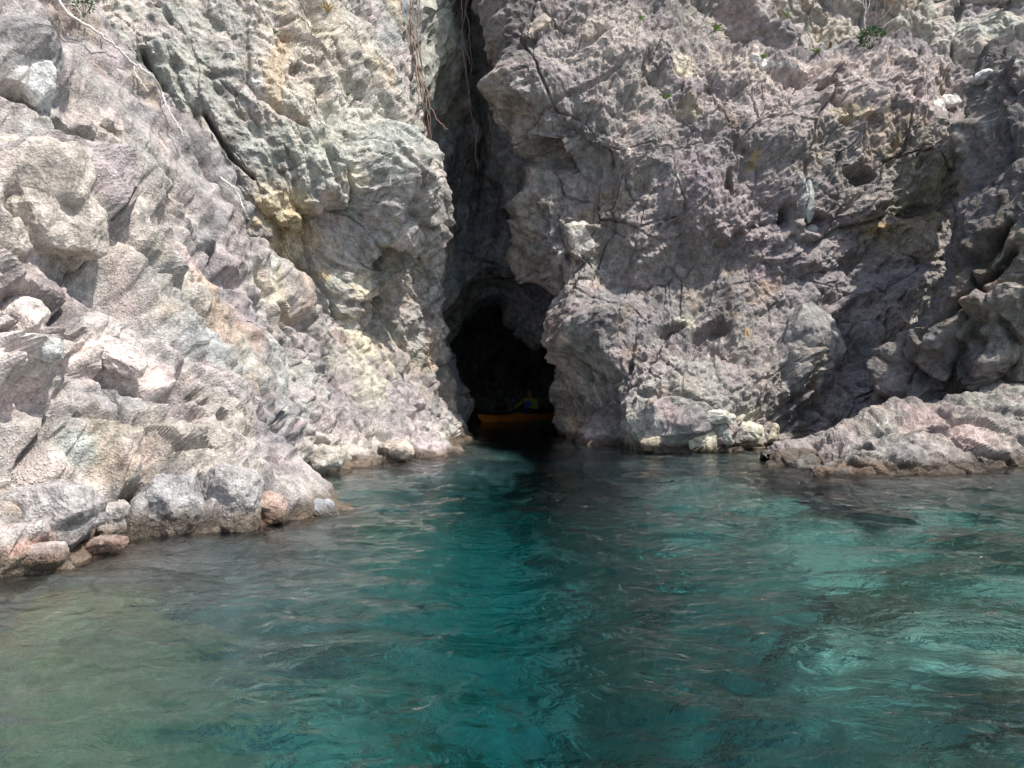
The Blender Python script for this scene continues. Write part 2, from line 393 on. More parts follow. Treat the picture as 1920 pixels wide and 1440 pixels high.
stL1 = [
 ('block', 62, 375, 95, 125, 8, 0.34), ('hollow', 60, 570, 80, 40, -10, 0.28), ('bulge', 35, 690, 80, 60, 0, 0.30),
 ('bulge', 30, 130, 60, 70, 20, 0.30), ('hollow', 30, 195, 45, 20, 0, 0.2), ('hollow', 130, 260, 60, 14, 18, 0.2),
 ('ridge', [(130,635),(220,670),(320,720)], 26, 0.16), ('block', 165, 690, 40, 26, -30, 0.12),
 ('crack', [(160,690),(195,760),(240,820),(270,860)], 9, 0.16), ('crack', [(100,780),(92,850),(128,960),(140,1040)], 10, 0.25),
 ('hollow', 258, 905, 16, 30, -20, 0.5), ('hollow', 228, 930, 8, 28, 0, 0.4),
 ('hollow', 345, 762, 12, 9, 0, 0.18), ('hollow', 385, 772, 8, 14, 0, 0.18), ('hollow', 352, 783, 13, 8, 0, 0.22), ('hollow', 298, 792, 5, 30, 4, 0.25), ('hollow', 378, 815, 16, 10, -30, 0.18), ('hollow', 340, 800, 8, 6, 0, 0.15),
 ('crack', [(150,270),(152,400),(155,500),(120,620)], 10, 0.22), ('crack', [(410,470),(440,560),(455,660)], 14, 0.22), ('hollow', 445, 520, 34, 14, -40, 0.2),
 ('hollow', 320, 375, 14, 20, -20, 0.18), ('bulge', 310, 455, 26, 34, 0, 0.12), ('hollow', 205, 255, 22, 12, 0, 0.16),
 ('crack', [(480,600),(500,680),(520,760),(515,840)], 9, 0.2), ('crack', [(540,570),(575,650),(600,740)], 10, 0.18), ('crack', [(590,560),(640,640),(655,720)], 9, 0.16),
 ('ridge', [(520,560),(555,640),(575,720)], 11, 0.12), ('ridge', [(560,540),(610,640),(640,740)], 11, 0.12), ('ridge', [(500,630),(530,720),(545,800)], 10, 0.12),
 ('crack', [(640,700),(690,770),(720,850)], 8, 0.16), ('crack', [(700,700),(760,790),(790,850)], 7, 0.12),
 ('crack', [(115,900),(135,960),(140,1040)], 12, 0.35), ('crack', [(245,900),(250,960),(240,1030)], 12, 0.4), ('crack', [(370,900),(375,960),(365,1010)], 10, 0.35), ('crack', [(0,620),(60,610),(130,640)], 12, 0.3), ('crack', [(240,820),(300,860),(380,870)], 9, 0.25), ('bulge', 70, 1010, 60, 40, 10, 0.2), ('bulge', 435, 935, 50, 60, 0, 0.18),
 ('bulge', 330, 650, 60, 70, 20, 0.14), ('bulge', 600, 850, 60, 40, 0, 0.18), ('bulge', 740, 840, 50, 24, 0, 0.15),
]
pcL1 = [
 (60, 120, 150, 180, 0, (0.40,0.30,0.26), 0.6), (60, 150, 24, 40, -20, WHITE, 0.9), (180, 300, 140, 130, -40, (0.36,0.30,0.32), 0.5), (60, 380, 90, 120, 0, (0.47,0.42,0.37), 0.7),
 (40, 650, 70, 60, 0, (0.66,0.58,0.54), 0.9), (30, 740, 60, 40, 0, (0.60,0.47,0.44), 0.8), (220, 690, 110, 34, -20, (0.62,0.52,0.48), 0.9), (60, 1030, 50, 26, 0, (0.56,0.36,0.30), 0.8),
 (285, 850, 40, 24, 30, (0.58,0.42,0.38), 0.8), (500, 955, 26, 24, 0, (0.58,0.30,0.23), 0.9), (390, 800, 110, 90, 0, (0.46,0.41,0.35), 0.7), (520, 540, 30, 46, 35, CREAM, 0.8), (535, 600, 18, 24, 20, TAN, 0.7),
 (330, 640, 70, 60, 0, (0.36,0.37,0.36), 0.7), (230, 610, 60, 90, 0, (0.52,0.46,0.42), 0.6), (700, 700, 60, 60, 30, (0.52,0.49,0.38), 0.7), (690, 620, 24, 60, 30, CREAM, 0.8), (620, 850, 120, 40, 0, (0.48,0.42,0.36), 0.6),
 (150, 850, 30, 30, 0, (0.46,0.50,0.46), 0.7), (550, 700, 110, 90, 40, (0.43,0.43,0.40), 0.6), (840, 815, 40, 24, 20, (0.46,0.46,0.36), 0.7),
 (200,1040, 30, 12, 10, (0.62,0.36,0.32), 0.8), (310, 960, 60, 60, 0, (0.38,0.38,0.38), 0.6),
]
o = build_rock('cliff', L1, 720, 440, 1, (0.355, 0.322, 0.308),
    [('fbm', 1.6, 0.18), ('cleave~', 1.1, 0.34), ('cleave~', 0.45, 0.34), ('cleave', 0.2, 0.32), ('strata', 0.4, 0.12), ('joint~', 0.9, 0.26), ('cleave', 0.09, 0.42), ('scoop', 0.16, 0.18), ('joint', 0.4, 0.07), ('strata', 0.13, 0.03), ('fbm', 0.08, 0.026)],
    stL1, pcL1, seed=11, soft=1.0, bed=(0.72, 0.1, 0.62), crust=0.7, strike=(0.25, 0.62, -0.75), kstr=2.4)
tag(o, 'pale pinkish-grey pitted buttress sloping into the water on the sunlit left shore', 'cliff')

# ------------------------------------------------------------------ left rear slab wall, greenish grey, with an overhanging lip and the dark recess below it
ys = [-420, -180, 0, 150, 290, 400, 455, 500, 600, 740, 860]
cx = {  # columns px per row, last two wrap back into the chasm
 -420: [-100,120,260,400,520,600,650,640,560], -180: [-50,120,270,420,550,630,680,670,600], 0: [40,140,290,440,560,640,700,705,640], 150: [60,180,320,460,580,670,740,755,690],
 290: [80,230,370,490,600,700,778,792,720], 400: [100,260,400,520,610,705,790,806,740], 455: [100,280,420,535,620,700,785,806,740], 500: [120,300,440,560,635,700,770,806,740],
 600: [140,340,480,600,665,720,780,812,750], 740: [200,400,540,660,725,770,810,836,770], 860: [240,450,590,700,770,805,840,855,780]}
yy = {
 -420: [13.3,13.7,14.1,14.6,15.2,16.2,17.4,19.0,20.5], -180: [12.8,13.2,13.7,14.2,14.8,15.8,17.0,18.6,20.5], 0: [12.4,12.8,13.3,13.7,14.3,15.2,16.4,18.0,20.5], 150: [12.2,12.7,13.2,13.5,14.0,14.8,15.9,17.4,20.5],
 290: [12.3,12.8,13.2,13.5,13.9,14.6,15.8,17.2,20.5], 400: [12.4,12.9,13.3,13.6,14.0,14.7,16.0,17.4,20.5], 455: [12.6,13.1,13.5,13.9,14.4,15.3,16.6,17.8,20.5], 500: [12.8,13.4,13.9,14.4,15.0,16.4,17.6,18.5,20.5],
 600: [13.3,13.9,14.5,15.1,15.8,17.0,18.0,18.9,20.5], 740: [14.3,15.0,15.7,16.4,17.2,18.0,18.6,19.3,20.8], 860: [14.8,15.7,16.5,17.2,18.0,18.6,19.0,19.6,21.0]}
L2 = net_px([[(cx[y][i], y, yy[y][i]) for i in range(9)] for y in ys])
stL2 = [
 ('bulge', 690, 320, 90, 120, -20, 0.35), ('hollow', 725, 470, 60, 26, 0, 0.5), ('ridge', [(600,300),(650,380),(680,440)], 30, 0.15), ('ridge', [(690,300),(730,380),(740,440)], 26, 0.15),
 ('crack', [(480,330),(530,440),(570,480),(640,500)], 9, 0.10), ('crack', [(390,220),(440,300),(480,330)], 8, 0.22), ('crack', [(560,40),(600,60),(640,110)], 9, 0.2),
 ('crack', [(630,260),(640,330),(655,430)], 10, 0.22), ('crack', [(270,110),(340,230),(380,330)], 12, 0.28), ('ridge', [(300,60),(360,150),(430,260)], 14, 0.16),
 ('hollow', 570, 110, 12, 26, -30, 0.22), ('ridge', [(560,60),(560,200)], 12, 0.14), ('ridge', [(700,70),(760,200),(812,320)], 18, 0.2), ('crack', [(690,120),(740,230),(780,330)], 9, 0.18),
 ('hollow', 790, 520, 26, 60, 0, 0.35), ('bulge', 800, 550, 22, 26, 0, 0.25), ('bulge', 800, 700, 26, 60, 10, 0.3), ('hollow', 775, 640, 12, 50, 0, 0.25),
]
pcL2 = [
 (330, 160, 150, 150, -40, GREEN, 0.6), (560, 100, 90, 130, 10, (0.50,0.43,0.36), 0.7), (620, 60, 60, 60, 0, CREAM, 0.6), (545, 415, 60, 80, 35, TAN, 0.85), (600, 130, 70, 160, 0, (0.50,0.44,0.36), 0.5), (660, 120, 60, 120, 0, (0.47,0.43,0.38), 0.5), (560, 465, 44, 22, 10, CREAM, 0.9),
 (500, 350, 20, 50, 35, CREAM, 0.6), (640, 250, 120, 90, 0, (0.40,0.41,0.36), 0.7), (700, 560, 18, 60, 20, CREAM, 0.8), (660, 210, 90, 22, 0, (0.56,0.53,0.46), 0.7), (475, 160, 16, 14, 0, WHITE, 0.9),
 (570, 320, 120, 60, -20, (0.38,0.40,0.35), 0.5), (520, 120, 14, 140, 0, (0.48,0.36,0.22), 0.5), (760, 250, 30, 90, -20, (0.36,0.37,0.34), 0.6), (660, 330, 30, 20, 0, CREAM, 0.7), (430, 330, 60, 60, -40, (0.30,0.29,0.30), 0.6),
]
o = build_rock('cliff', L2, 420, 400, -1, (0.395, 0.372, 0.335),
    [('fbm', 1.8, 0.20), ('cleave~', 1.5, 0.36), ('cleave~', 0.7, 0.32), ('cleave', 0.3, 0.30), ('strata', 0.5, 0.16), ('joint~', 1.2, 0.22), ('cleave', 0.13, 0.44), ('scoop', 0.3, 0.08), ('joint~', 0.5, 0.08), ('strata', 0.17, 0.04), ('fbm', 0.1, 0.035)],
    stL2, pcL2, seed=37, bed=(0.78, 0.15, 0.5), crust=0.15, strike=(0.35, 0.35, -0.87), kstr=2.2)
tag(o, 'greenish-grey slab cliff with cream and yellow stains left of the dark cleft', 'cliff')

# ------------------------------------------------------------------ right wall
ysr = [None]
edge = {-420:(880,18.6), -180:(898,18.4), 0:(916,18.2), 90:(948,18.0), 180:(982,17.7), 260:(996,17.6), 310:(1010,18.2), 400:(1006,17.9), 470:(1004,17.8), 520:(1030,17.8), 600:(1038,17.7), 700:(1064,17.6), 790:(1068,17.5)}
colr = {  # px 1090, 1180, 1290, 1400, 1520, 1640, 1760, 1880, 2050
 -420: [18.6,19.0,19.6,20.0,20.5,21,21.5,22,22.5], -180: [18.2,18.5,19.0,19.5,20,20.5,21,21.5,22],
 0: [17.8,18.0,18.4,18.8,19.2,19.6,20,20.4,21], 90: [17.4,17.5,17.9,18.2,18.5,18.7,18.9,19.2,19.6], 180: [17.0,17.1,17.5,17.6,17.8,18.0,18.2,18.4,18.8],
 260: [16.9,16.8,17.1,17.2,17.4,17.6,17.6,17.8,18.2], 310: [17.3,16.8,16.9,17.0,17.2,17.4,17.5,17.6,18.0], 400: [17.2,16.7,16.6,16.7,16.9,17.2,17.4,17.6,18], 470: [17.1,16.9,16.8,16.8,17.1,17.5,17.6,17.7,18],
 520: [17.0,16.85,16.75,16.85,17.1,17.5,17.7,17.8,18], 600: [16.8,16.55,16.4,16.5,16.85,17.4,17.5,17.6,18], 700: [16.6,16.0,15.6,15.8,16.3,16.9,17.2,17.4,17.8], 790: [16.4,15.6,15.1,15.4,16.0,16.6,17.0,17.2,17.6]}
pxs = [1090,1180,1290,1400,1520,1640,1760,1880,2050]
Rr = []
for y, (ex, ey) in edge.items():
    r = [at(ex+60, y, 23.5), at(ex+16, y, 20.5), at(ex, y, ey)]
    for x, Y in zip(pxs, colr[y]):
        xx = x if x > 1200 else x-(1030-ex)*0.5
        # right of x=1280 the wall stops at a ledge: rows above it run back over the ledge instead of up
        if y <= 0 and x > 1240:
            k = min(1, (x-1240)/160.0); Z = at(xx, 88, 18.6)[2]; back = {0: 1.2, -180: 3.6, -420: 8.0}[y]
            up = at(xx, y, Y); led = ((xx-960)/F*(Y+back*.3), Y+back, Z+0.12*back)
            r.append(tuple(u*(1-k)+l*k for u, l in zip(up, led)))
        else: r.append(at(xx, y, Y))
    Rr.append(r)
foot = []
for p in Rr[-1]:
    foot.append((p[0], p[1]-0.15, 0.02))
Rr.append(foot)
Rr.append([(p[0]-0.1, p[1]-0.5, -0.9) for p in foot]); Rr.append([(p[0]-0.2, p[1]-1.2, -3.2) for p in foot])
stR = [
 ('bulge', 1010, 160, 60, 70, 35, 0.45), ('hollow', 1030, 295, 55, 24, -35, 0.55), ('bulge', 990, 370, 30, 50, 0, 0.25), ('block', 1010, 60, 40, 16, 40, 0.3), ('block', 1110, 60, 22, 26, 30, 0.25),
 ('hollow', 1220, 130, 26, 60, -25, 0.2), ('ridge', [(1240,210),(1180,320),(1120,420)], 18, 0.2), ('crack', [(1240,60),(1180,200),(1120,300)], 12, 0.06),
 ('bulge', 1390, 130, 60, 40, 0, 0.3), ('bulge', 1600, 130, 70, 40, 0, 0.3), ('bulge', 1480, 250, 70, 60, 0, 0.3), ('hollow', 1560, 160, 26, 20, 0, 0.3), ('bulge', 1680, 180, 60, 40, 0, 0.3), ('hollow', 1600, 240, 50, 14, 0, 0.3),
 ('bulge', 1440, 230, 24, 70, -50, 0.2), ('ridge', [(1370,200),(1420,240),(1440,280)], 14, 0.22), ('hollow', 1610, 320, 46, 20, 0, 0.45), ('bulge', 1590, 260, 50, 40, 0, 0.25),
 ('bulge', 1510, 370, 18, 60, 0, 0.3), ('hollow', 1490, 400, 16, 40, 0, 0.35), ('hollow', 1545, 420, 30, 30, 0, 0.35), ('hollow', 1380, 330, 14, 40, 0, 0.3),
 ('bulge', 1650, 380, 70, 30, 30, 0.4), ('bulge', 1740, 300, 50, 70, -30, 0.4), ('hollow', 1740, 390, 50, 24, 25, 0.4), ('bulge', 1560, 480, 120, 26, 12, 0.3), ('crack', [(1660,410),(1560,460),(1480,500)], 12, 0.09),
 ('ridge', [(1310,330),(1300,400),(1320,470)], 12, 0.22), ('ridge', [(1350,330),(1345,400),(1370,450)], 12, 0.22), ('ridge', [(1405,330),(1400,420)], 10, 0.2),
 ('hollow', 1340, 610, 50, 36, 10, 0.4), ('bulge', 1390, 650, 60, 34, 0, 0.35), ('bulge', 1520, 680, 80, 70, -20, 0.5), ('bulge', 1250, 690, 70, 60, 20, 0.4), ('crack', [(1190,590),(1180,680),(1130,830)], 10, 0.09),
 ('crack', [(1450,620),(1480,720),(1560,800)], 12, 0.10), ('bulge', 1620, 630, 40, 60, -20, 0.4), ('crack', [(1580,600),(1590,680),(1620,720)], 12, 0.12), ('hollow', 1180, 690, 10, 20, 0, 0.25), ('hollow', 1255, 600, 40, 12, 20, 0.25),
 ('block', 1090, 450, 36, 40, -25, 0.3), ('bulge', 1180, 740, 50, 90, 8, 0.3), ('crack', [(1290,230),(1290,330)], 12, 0.06),
 ('crack', [(1690,620),(1650,720),(1640,800)], 12, 0.12), ('bulge', 1710, 660, 40, 60, 30, 0.4),
]
pcR = [
 (1520, 170, 330, 110, 0, (0.40,0.335,0.315), 0.65), (1120, 120, 140, 120, 20, (0.36,0.325,0.305), 0.5),
 (1150, 60, 120, 80, 30, (0.46,0.40,0.36), 0.7), (1280, 130, 20, 40, -20, CREAM, 0.9), (1300, 200, 20, 26, 0, (0.40,0.33,0.23), 0.7), (1110, 60, 26, 22, 30, (0.58,0.50,0.42), 0.8), (1010, 50, 40, 16, 40, (0.50,0.42,0.35), 0.7),
 (1400, 110, 110, 34, 0, (0.50,0.43,0.37), 0.7), (1600, 110, 160, 40, 0, (0.50,0.42,0.37), 0.7), (1700, 170, 100, 50, 0, (0.46,0.38,0.36), 0.6), (1770, 190, 26, 16, 0, WHITE, 0.9), (1845, 140, 24, 14, 20, WHITE, 0.8),
 (1460, 120, 50, 8, 0, WHITE, 0.8), (1520, 370, 12, 50, 5, (0.55,0.60,0.57), 0.9), (1520, 425, 12, 8, 0, WHITE, 0.8), (1660, 230, 60, 60, 0, (0.48,0.38,0.30), 0.6), (1690, 260, 14, 50, -20, TAN, 0.7), (1600, 210, 40, 30, 0, TAN, 0.5),
 (1410, 300, 12, 26, -20, OCHRE, 0.7), (1750, 330, 70, 90, 0, (0.33,0.30,0.22), 0.6), (1700, 440, 90, 40, 30, (0.36,0.29,0.17), 0.6), (1650, 420, 30, 12, 20, OCHRE, 0.6), (1090, 445, 20, 34, 30, (0.60,0.56,0.49), 0.9), (1050, 470, 14, 26, -20, (0.52,0.46,0.44), 0.8),
 (1400, 400, 260, 90, 0, PURPLE, 0.5), (1250, 500, 200, 90, 0, (0.25,0.24,0.23), 0.5), (1560, 520, 200, 60, 10, (0.27,0.245,0.25), 0.6), (1280, 700, 160, 60, 0, (0.36,0.345,0.31), 0.6), (1200, 790, 60, 50, 0, (0.42,0.41,0.36), 0.7),
 (1520, 680, 70, 60, -20, (0.34,0.33,0.31), 0.6), (1070, 800, 22, 24, 0, (0.60,0.44,0.33), 0.8), (1290, 600, 30, 14, 0, (0.48,0.46,0.36), 0.7), (1400, 790, 70, 20, 0, (0.52,0.49,0.38), 0.6),
 (1030, 560, 12, 30, 0, (0.50,0.50,0.50), 0.7), (1045, 640, 14, 20, 0, (0.58,0.50,0.46), 0.7), (1490, 600, 14, 10, -30, CREAM, 0.7),
]
o = build_rock('cliff', Rr, 720, 500, -1, (0.258, 0.232, 0.220),
    [('fbm', 1.9, 0.26), ('cleave', 1.7, 0.40), ('cleave~', 0.75, 0.34), ('cleave', 0.32, 0.32), ('strata', 0.5, 0.16), ('joint', 1.6, 0.12), ('cleave', 0.14, 0.46), ('scoop', 0.34, 0.14), ('joint~', 0.6, 0.07), ('scoop', 0.15, 0.24), ('strata', 0.17, 0.04), ('fbm', 0.12, 0.05)],
    stR, pcR, seed=71, bed=(-0.62, 0.2, 0.72), crust=0.25, strike=(0.35, 0.15, 0.9), kstr=1.8)
tag(o, 'rugged brown-grey cliff of broken knobbly rock forming the right side of the cave mouth', 'cliff')

# ------------------------------------------------------------------ cleft back wall and cave
rings = [
 # a0 deep left, a1 waterline left, a2, a3, a4 upper left, a5 top, a6 upper right, a7, a8, a9 waterline right, a10 deep right
 [(600,1000,17.8),(590,790,17.8),(580,650,17.8),(560,300,17.8),(600,-300,17.6),(860,-900,22.5),(1000,-900,21.5),(1200,-300,20),(1200,600,20),(1200,790,20),(1200,1000,20)],
 [(680,1000,18.3),(670,790,18.3),(660,650,18.2),(650,250,18.0),(700,-150,18.2),(872,-300,20.6),(940,-260,21.0),(1120,50,20),(1150,640,20),(1150,790,20),(1150,1000,20)],
 [(770,1000,18.9),(765,790,18.9),(745,650,18.7),(742,330,18.5),(790,130,18.9),(888,50,20.9),(945,90,20.6),(1050,280,19.8),(1110,690,19.9),(1110,790,19.9),(1110,1000,19.9)],
 [(825,1000,20.6),(822,795,20.6),(815,690,20.6),(808,500,20.8),(845,370,22.0),(905,330,23.4),(952,370,22.4),(1020,440,21.5),(1095,690,21.2),(1100,800,21.2),(1100,1000,21.2)],
 [(868,1000,22.6),(865,798,22.6),(856,690,22.6),(850,590,22.6),(872,522,23.0),(935,488,23.4),(988,494,23.4),(1045,545,23),(1090,690,22.6),(1100,800,22.6),(1100,1000,22.6)],
 [(850,1000,23.8),(845,790,23.8),(835,680,23.8),(840,600,23.8),(878,548,24.0),(932,522,24.2),(985,530,24.2),(1050,580,23.8),(1105,700,23.8),(1115,800,23.8),(1115,1000,23.8)],
 [(830,1000,25.6),(825,790,25.6),(825,700,25.6),(832,610,25.6),(876,578,25.6),(932,560,25.6),(966,606,25.4),(1004,642,25.2),(1052,636,25.4),(1105,790,25.6),(1110,1000,25.6)],
 [(830,1000,28.0),(820,780,28),(820,690,28),(826,600,28),(868,560,28),(930,545,28),(985,560,28),(1045,610,28),(1080,700,28),(1095,780,28),(1095,1000,28)],
 [(850,1000,33),(830,780,33),(835,700,33),(850,650,33),(880,620,33),(930,600,33),(980,610,33),(1030,650,33),(1060,700,33),(1070,780,33),(1060,1000,33)],
 [(920,1000,36),(910,780,36.5),(915,720,36.5),(920,690,36.5),(930,680,36.5),(940,675,36.5),(955,680,36.5),(970,690,36.5),(975,720,36.5),(975,780,36.5),(970,1000,36)],
 [(1010,1000,37.5),(1010,780,37.5),(1010,720,37.5),(1005,690,37.5),(1000,680,37.5),(960,660,37.8),(900,680,38.2),(890,690,38.2),(890,720,38.2),(890,780,38.2),(890,1000,38.2)],
]
o = build_rock('cave', net_px(rings), 260, 330, -1, (0.33, 0.332, 0.342),
    [('fbm', 1.6, 0.16), ('cleave', 1.3, 0.28), ('cleave', 0.55, 0.28), ('cleave', 0.24, 0.25), ('joint', 1.0, 0.15), ('fbm', 0.2, 0.03)],
    [('ridge', [(800,40),(850,120),(870,240)], 26, 0.4), ('hollow', 905, 400, 10, 90, 0, 0.4)],
    [(820, 110, 70, 150, -10, (0.40,0.40,0.34), 0.9), (845, 30, 50, 60, 0, (0.40,0.39,0.33), 0.8), (910, 120, 50, 140, 0, (0.30,0.29,0.29), 0.7)], seed=97)  # first two patches: light on the upper cleft painted in as paler rock
tag(o, 'dark sea cave with arched mouth at the foot of the shaded cleft', 'cave')

# ------------------------------------------------------------------ upper wall set back behind the ledge
up = net_px([[(x, y, Y+dy) for x, Y in zip([1150,1280,1400,1520,1640,1760,1880,2050], [21.0,23.0,24.6,25.6,25.8,25.4,25,24.6])] for y, dy in [(-420,2.4),(-200,1.2),(-60,0.5),(20,0.1),(80,-0.3),(140,-0.6),(230,-0.8)]])
o = build_rock('upper_cliff', up, 360, 190, -1, (0.36, 0.33, 0.30),
    [('fbm', 1.8, 0.30), ('cleave', 1.6, 0.38), ('cleave', 0.7, 0.4), ('cleave', 0.3, 0.4), ('strata', 0.6, 0.14), ('joint', 1.2, 0.22), ('cleave', 0.15, 0.42), ('fbm', 0.15, 0.04)],
    [('bulge', 1400, 40, 90, 40, -20, 0.5), ('hollow', 1530, 20, 60, 40, 0, 0.7), ('bulge', 1700, 50, 90, 30, 10, 0.5), ('crack', [(1460,40),(1530,90)], 12, 0.3)],
    [(1380, 40, 70, 50, -20, (0.42,0.35,0.35), 0.7), (1560, 60, 60, 40, 0, (0.36,0.31,0.24), 0.6), (1720, 50, 100, 34, 0, (0.46,0.43,0.36), 0.7), (1850, 40, 80, 40, 0, (0.42,0.42,0.36), 0.7)], seed=113, bed=(0.4, 0.2, 0.8))
tag(o, 'weathered grey-brown rock face rising behind the ledge at the upper right', 'cliff')

# ------------------------------------------------------------------ dark outcrop at the right edge
oc = net_px([
 [(1970,220,19),(1940,180,18),(1935,140,16.5),(1990,120,15.8),(2100,110,15.5),(2300,120,17)],
 [(1890,115,17.2),(1868,98,15.8),(1890,86,14.6),(1960,68,13.9),(2080,60,13.6),(2300,80,15.5)],
 [(1860,230,17.0),(1836,222,15.6),(1858,210,14.2),(1930,190,13.4),(2060,180,13.2),(2300,180,15)],
 [(1840,360,16.8),(1813,352,15.4),(1836,350,14.0),(1905,330,13.2),(2050,310,13.0),(2300,300,14.8)],
 [(1815,470,16.6),(1785,472,15.3),(1802,480,13.9),(1875,480,13.1),(2040,460,12.8),(2300,440,14.6)],
 [(1775,570,16.4),(1740,580,15.2),(1752,590,13.9),(1840,600,13.1),(2020,600,12.7),(2300,600,14.5)],
 [(1725,650,16.2),(1680,660,15.2),(1690,670,14.1),(1795,680,13.4),(2000,700,12.9),(2300,700,14.6)],
 [(1680,740,16.0),(1630,742,15.2),(1640,750,14.4),(1770,760,13.7),(1990,770,13.3),(2300,780,14.8)],
 [(1650,860,15.8),(1590,830,15.3),(1600,835,14.6),(1750,840,14.0),(1990,850,13.6),(2300,860,14.8)],
 [(1650,960,15.6),(1590,960,15.2),(1600,960,14.5),(1750,970,14.0),(1990,980,13.6),(2300,1000,14.8)],
])
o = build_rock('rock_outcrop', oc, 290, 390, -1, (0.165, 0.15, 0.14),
    [('fbm', 1.5, 0.20), ('cleave~', 1.2, 0.38), ('cleave~', 0.5, 0.46), ('cleave', 0.22, 0.46), ('strata', 0.4, 0.16), ('joint~', 0.8, 0.26), ('cleave', 0.1, 0.5), ('scoop~', 0.3, 0.2), ('fbm', 0.1, 0.035)],
    [('bulge', 1880, 560, 60, 30, 40, 0.3), ('bulge', 1760, 640, 60, 30, 30, 0.3), ('bulge', 1850, 680, 50, 34, 20, 0.3), ('crack', [(1900,480),(1820,560),(1740,640)], 12, 0.25), ('bulge', 1690, 710, 34, 60, 10, 0.25)],
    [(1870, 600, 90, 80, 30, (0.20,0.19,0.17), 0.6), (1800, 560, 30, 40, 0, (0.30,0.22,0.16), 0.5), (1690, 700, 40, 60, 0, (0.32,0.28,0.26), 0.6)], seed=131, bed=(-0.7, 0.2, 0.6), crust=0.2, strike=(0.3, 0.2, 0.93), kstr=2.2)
tag(o, 'dark shaded rock outcrop leaning in at the right edge of the picture', 'rock outcrop')

# ------------------------------------------------------------------ low reef rock running into the water on the right
lw = []
stn = [(1455,872,12.7),(1490,878,12.2),(1540,890,11.3),(1620,890,11.3),(1720,886,11.5),(1830,882,11.8),(1940,880,12.0),(2080,880,12.0),(2300,880,12)]
crest = [(1458,862,12.9),(1500,832,12.9),(1560,812,12.9),(1640,775,13.0),(1730,756,13.0),(1830,728,13.1),(1930,705,13.2),(2080,690,13.3),(2300,670,13.4)]
def lerp3(a, b, t): return tuple(x*(1-t)+y*t for x, y in zip(a, b))
w0 = [at(*p) for p in stn]; c0 = [at(*p) for p in crest]
w0 = [(p[0], p[1], 0.0) for p in w0]
lw.append([(p[0]-0.5*(i == 0), p[1]-1.4, -2.4) for i, p in enumerate(w0)])
lw.append([(p[0]-0.2*(i == 0), p[1]-0.45, -0.5) for i, p in enumerate(w0)])
lw.append(w0)
for t, bl in ((0.3, 0.14), (0.6, 0.2), (0.85, 0.12)):
    lw.append([tuple(np.array(lerp3(a, b, t))+np.array((0, 0, bl*min(1, (b[2]-a[2]))))) for a, b in zip(w0, c0)])
lw.append(c0)
lw.append([(p[0], p[1]+0.5, p[2]-0.1) for p in c0]); lw.append([(p[0], p[1]+1.4, p[2]-0.6) for p in c0]); lw.append([(p[0], p[1]+2.2, -2.0) for p in c0])
o = build_rock('reef_rock', lw, 380, 190, 1, (0.235, 0.212, 0.195),
    [('fbm', 1.0, 0.12), ('cleave~', 0.8, 0.34), ('cleave~', 0.36, 0.34), ('scoop~', 0.5, 0.22), ('cleave', 0.17, 0.30), ('joint~', 0.6, 0.12), ('scoop', 0.2, 0.26), ('cleave', 0.08, 0.34), ('fbm', 0.07, 0.018)],
    [('hollow', 1645, 792, 26, 12, 10, 0.3), ('hollow', 1620, 828, 22, 12, -20, 0.25), ('ridge', [(1560,815),(1640,770),(1700,765)], 18, 0.14), ('crack', [(1740,790),(1800,840),(1900,860)], 10, 0.15), ('crack', [(1600,850),(1700,870)], 8, 0.12)],
    [(1520, 860, 50, 20, 20, (0.36,0.38,0.39), 0.8), (1800, 800, 120, 40, -20, (0.42,0.31,0.29), 0.6), (1850, 730, 80, 26, 20, (0.36,0.35,0.30), 0.6), (1640, 880, 60, 10, 0, (0.42,0.30,0.22), 0.6)], seed=151, bed=(0.5, 0.2, 0.8), crust=0.15, strike=(0.85, -0.2, -0.4), kstr=2.6)
tag(o, 'low pinkish-brown reef rock sloping down into the water in front of the right cliff', 'reef rock')

# ------------------------------------------------------------------ sea floor
def depth(x, y):
    ch = np.exp(-((x-0.15-0.05*(y-8))/1.5)**2)            # deep channel that leads to the cave
    left = sstep(-0.6, -3.4, x)
    d = 2.0+4.6*ch-1.6*left
    d = d-0.9*np.exp(-(((x-2.6)/1.6)**2+((y-5.0)/3.2)**2))
    d = d-1.0*sstep(10.0, 13.5, y)*sstep(2.5, 4.5, x)
    return d
xs = np.concatenate((np.linspace(-60, -9, 12), np.linspace(-8, 9, 230), np.linspace(10, 60, 12)))
ysx = np.concatenate((np.linspace(-40, 0, 10), np.linspace(0.5, 20, 250), np.linspace(20.3, 60, 30)))
X, Y = np.meshgrid(xs, ysx)
Pq = np.stack((X.ravel(), Y.ravel(), np.zeros(X.size)), 1).astype(f32)
rk = facets(Pq, 1.3, 5)*0.35+facets(Pq, 0.5, 6)*0.3+fbm(Pq*0.8, 4, 7)*0.3
Z = -depth(X, Y)+rk.reshape(X.shape)
sandm = sstep(-0.02, 0.28, fbm(Pq*0.9, 6, 21)*1.1+0.30*np.exp(-(((Pq[:, 0]-1.6)/1.5)**2))+0.10*np.exp(-(((Pq[:, 0]-0.3)/1.1)**2))-0.35*sstep(-1.0, -2.5, Pq[:, 0])+0.75*np.exp(-((Pq[:, 0]-0.5)**2/2+(Pq[:, 1]-11.0)**2/10))-0.45*np.exp(-((Pq[:, 0]-0.1)**2/1.0+(Pq[:, 1]-4.0)**2/12)))
nn = fbm(Pq*2.2, 4, 23)
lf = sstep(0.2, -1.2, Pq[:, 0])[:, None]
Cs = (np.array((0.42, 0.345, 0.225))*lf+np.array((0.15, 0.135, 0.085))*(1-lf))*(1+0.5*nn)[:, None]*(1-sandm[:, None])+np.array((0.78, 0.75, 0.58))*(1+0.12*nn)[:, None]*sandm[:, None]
Z = Z*1.0
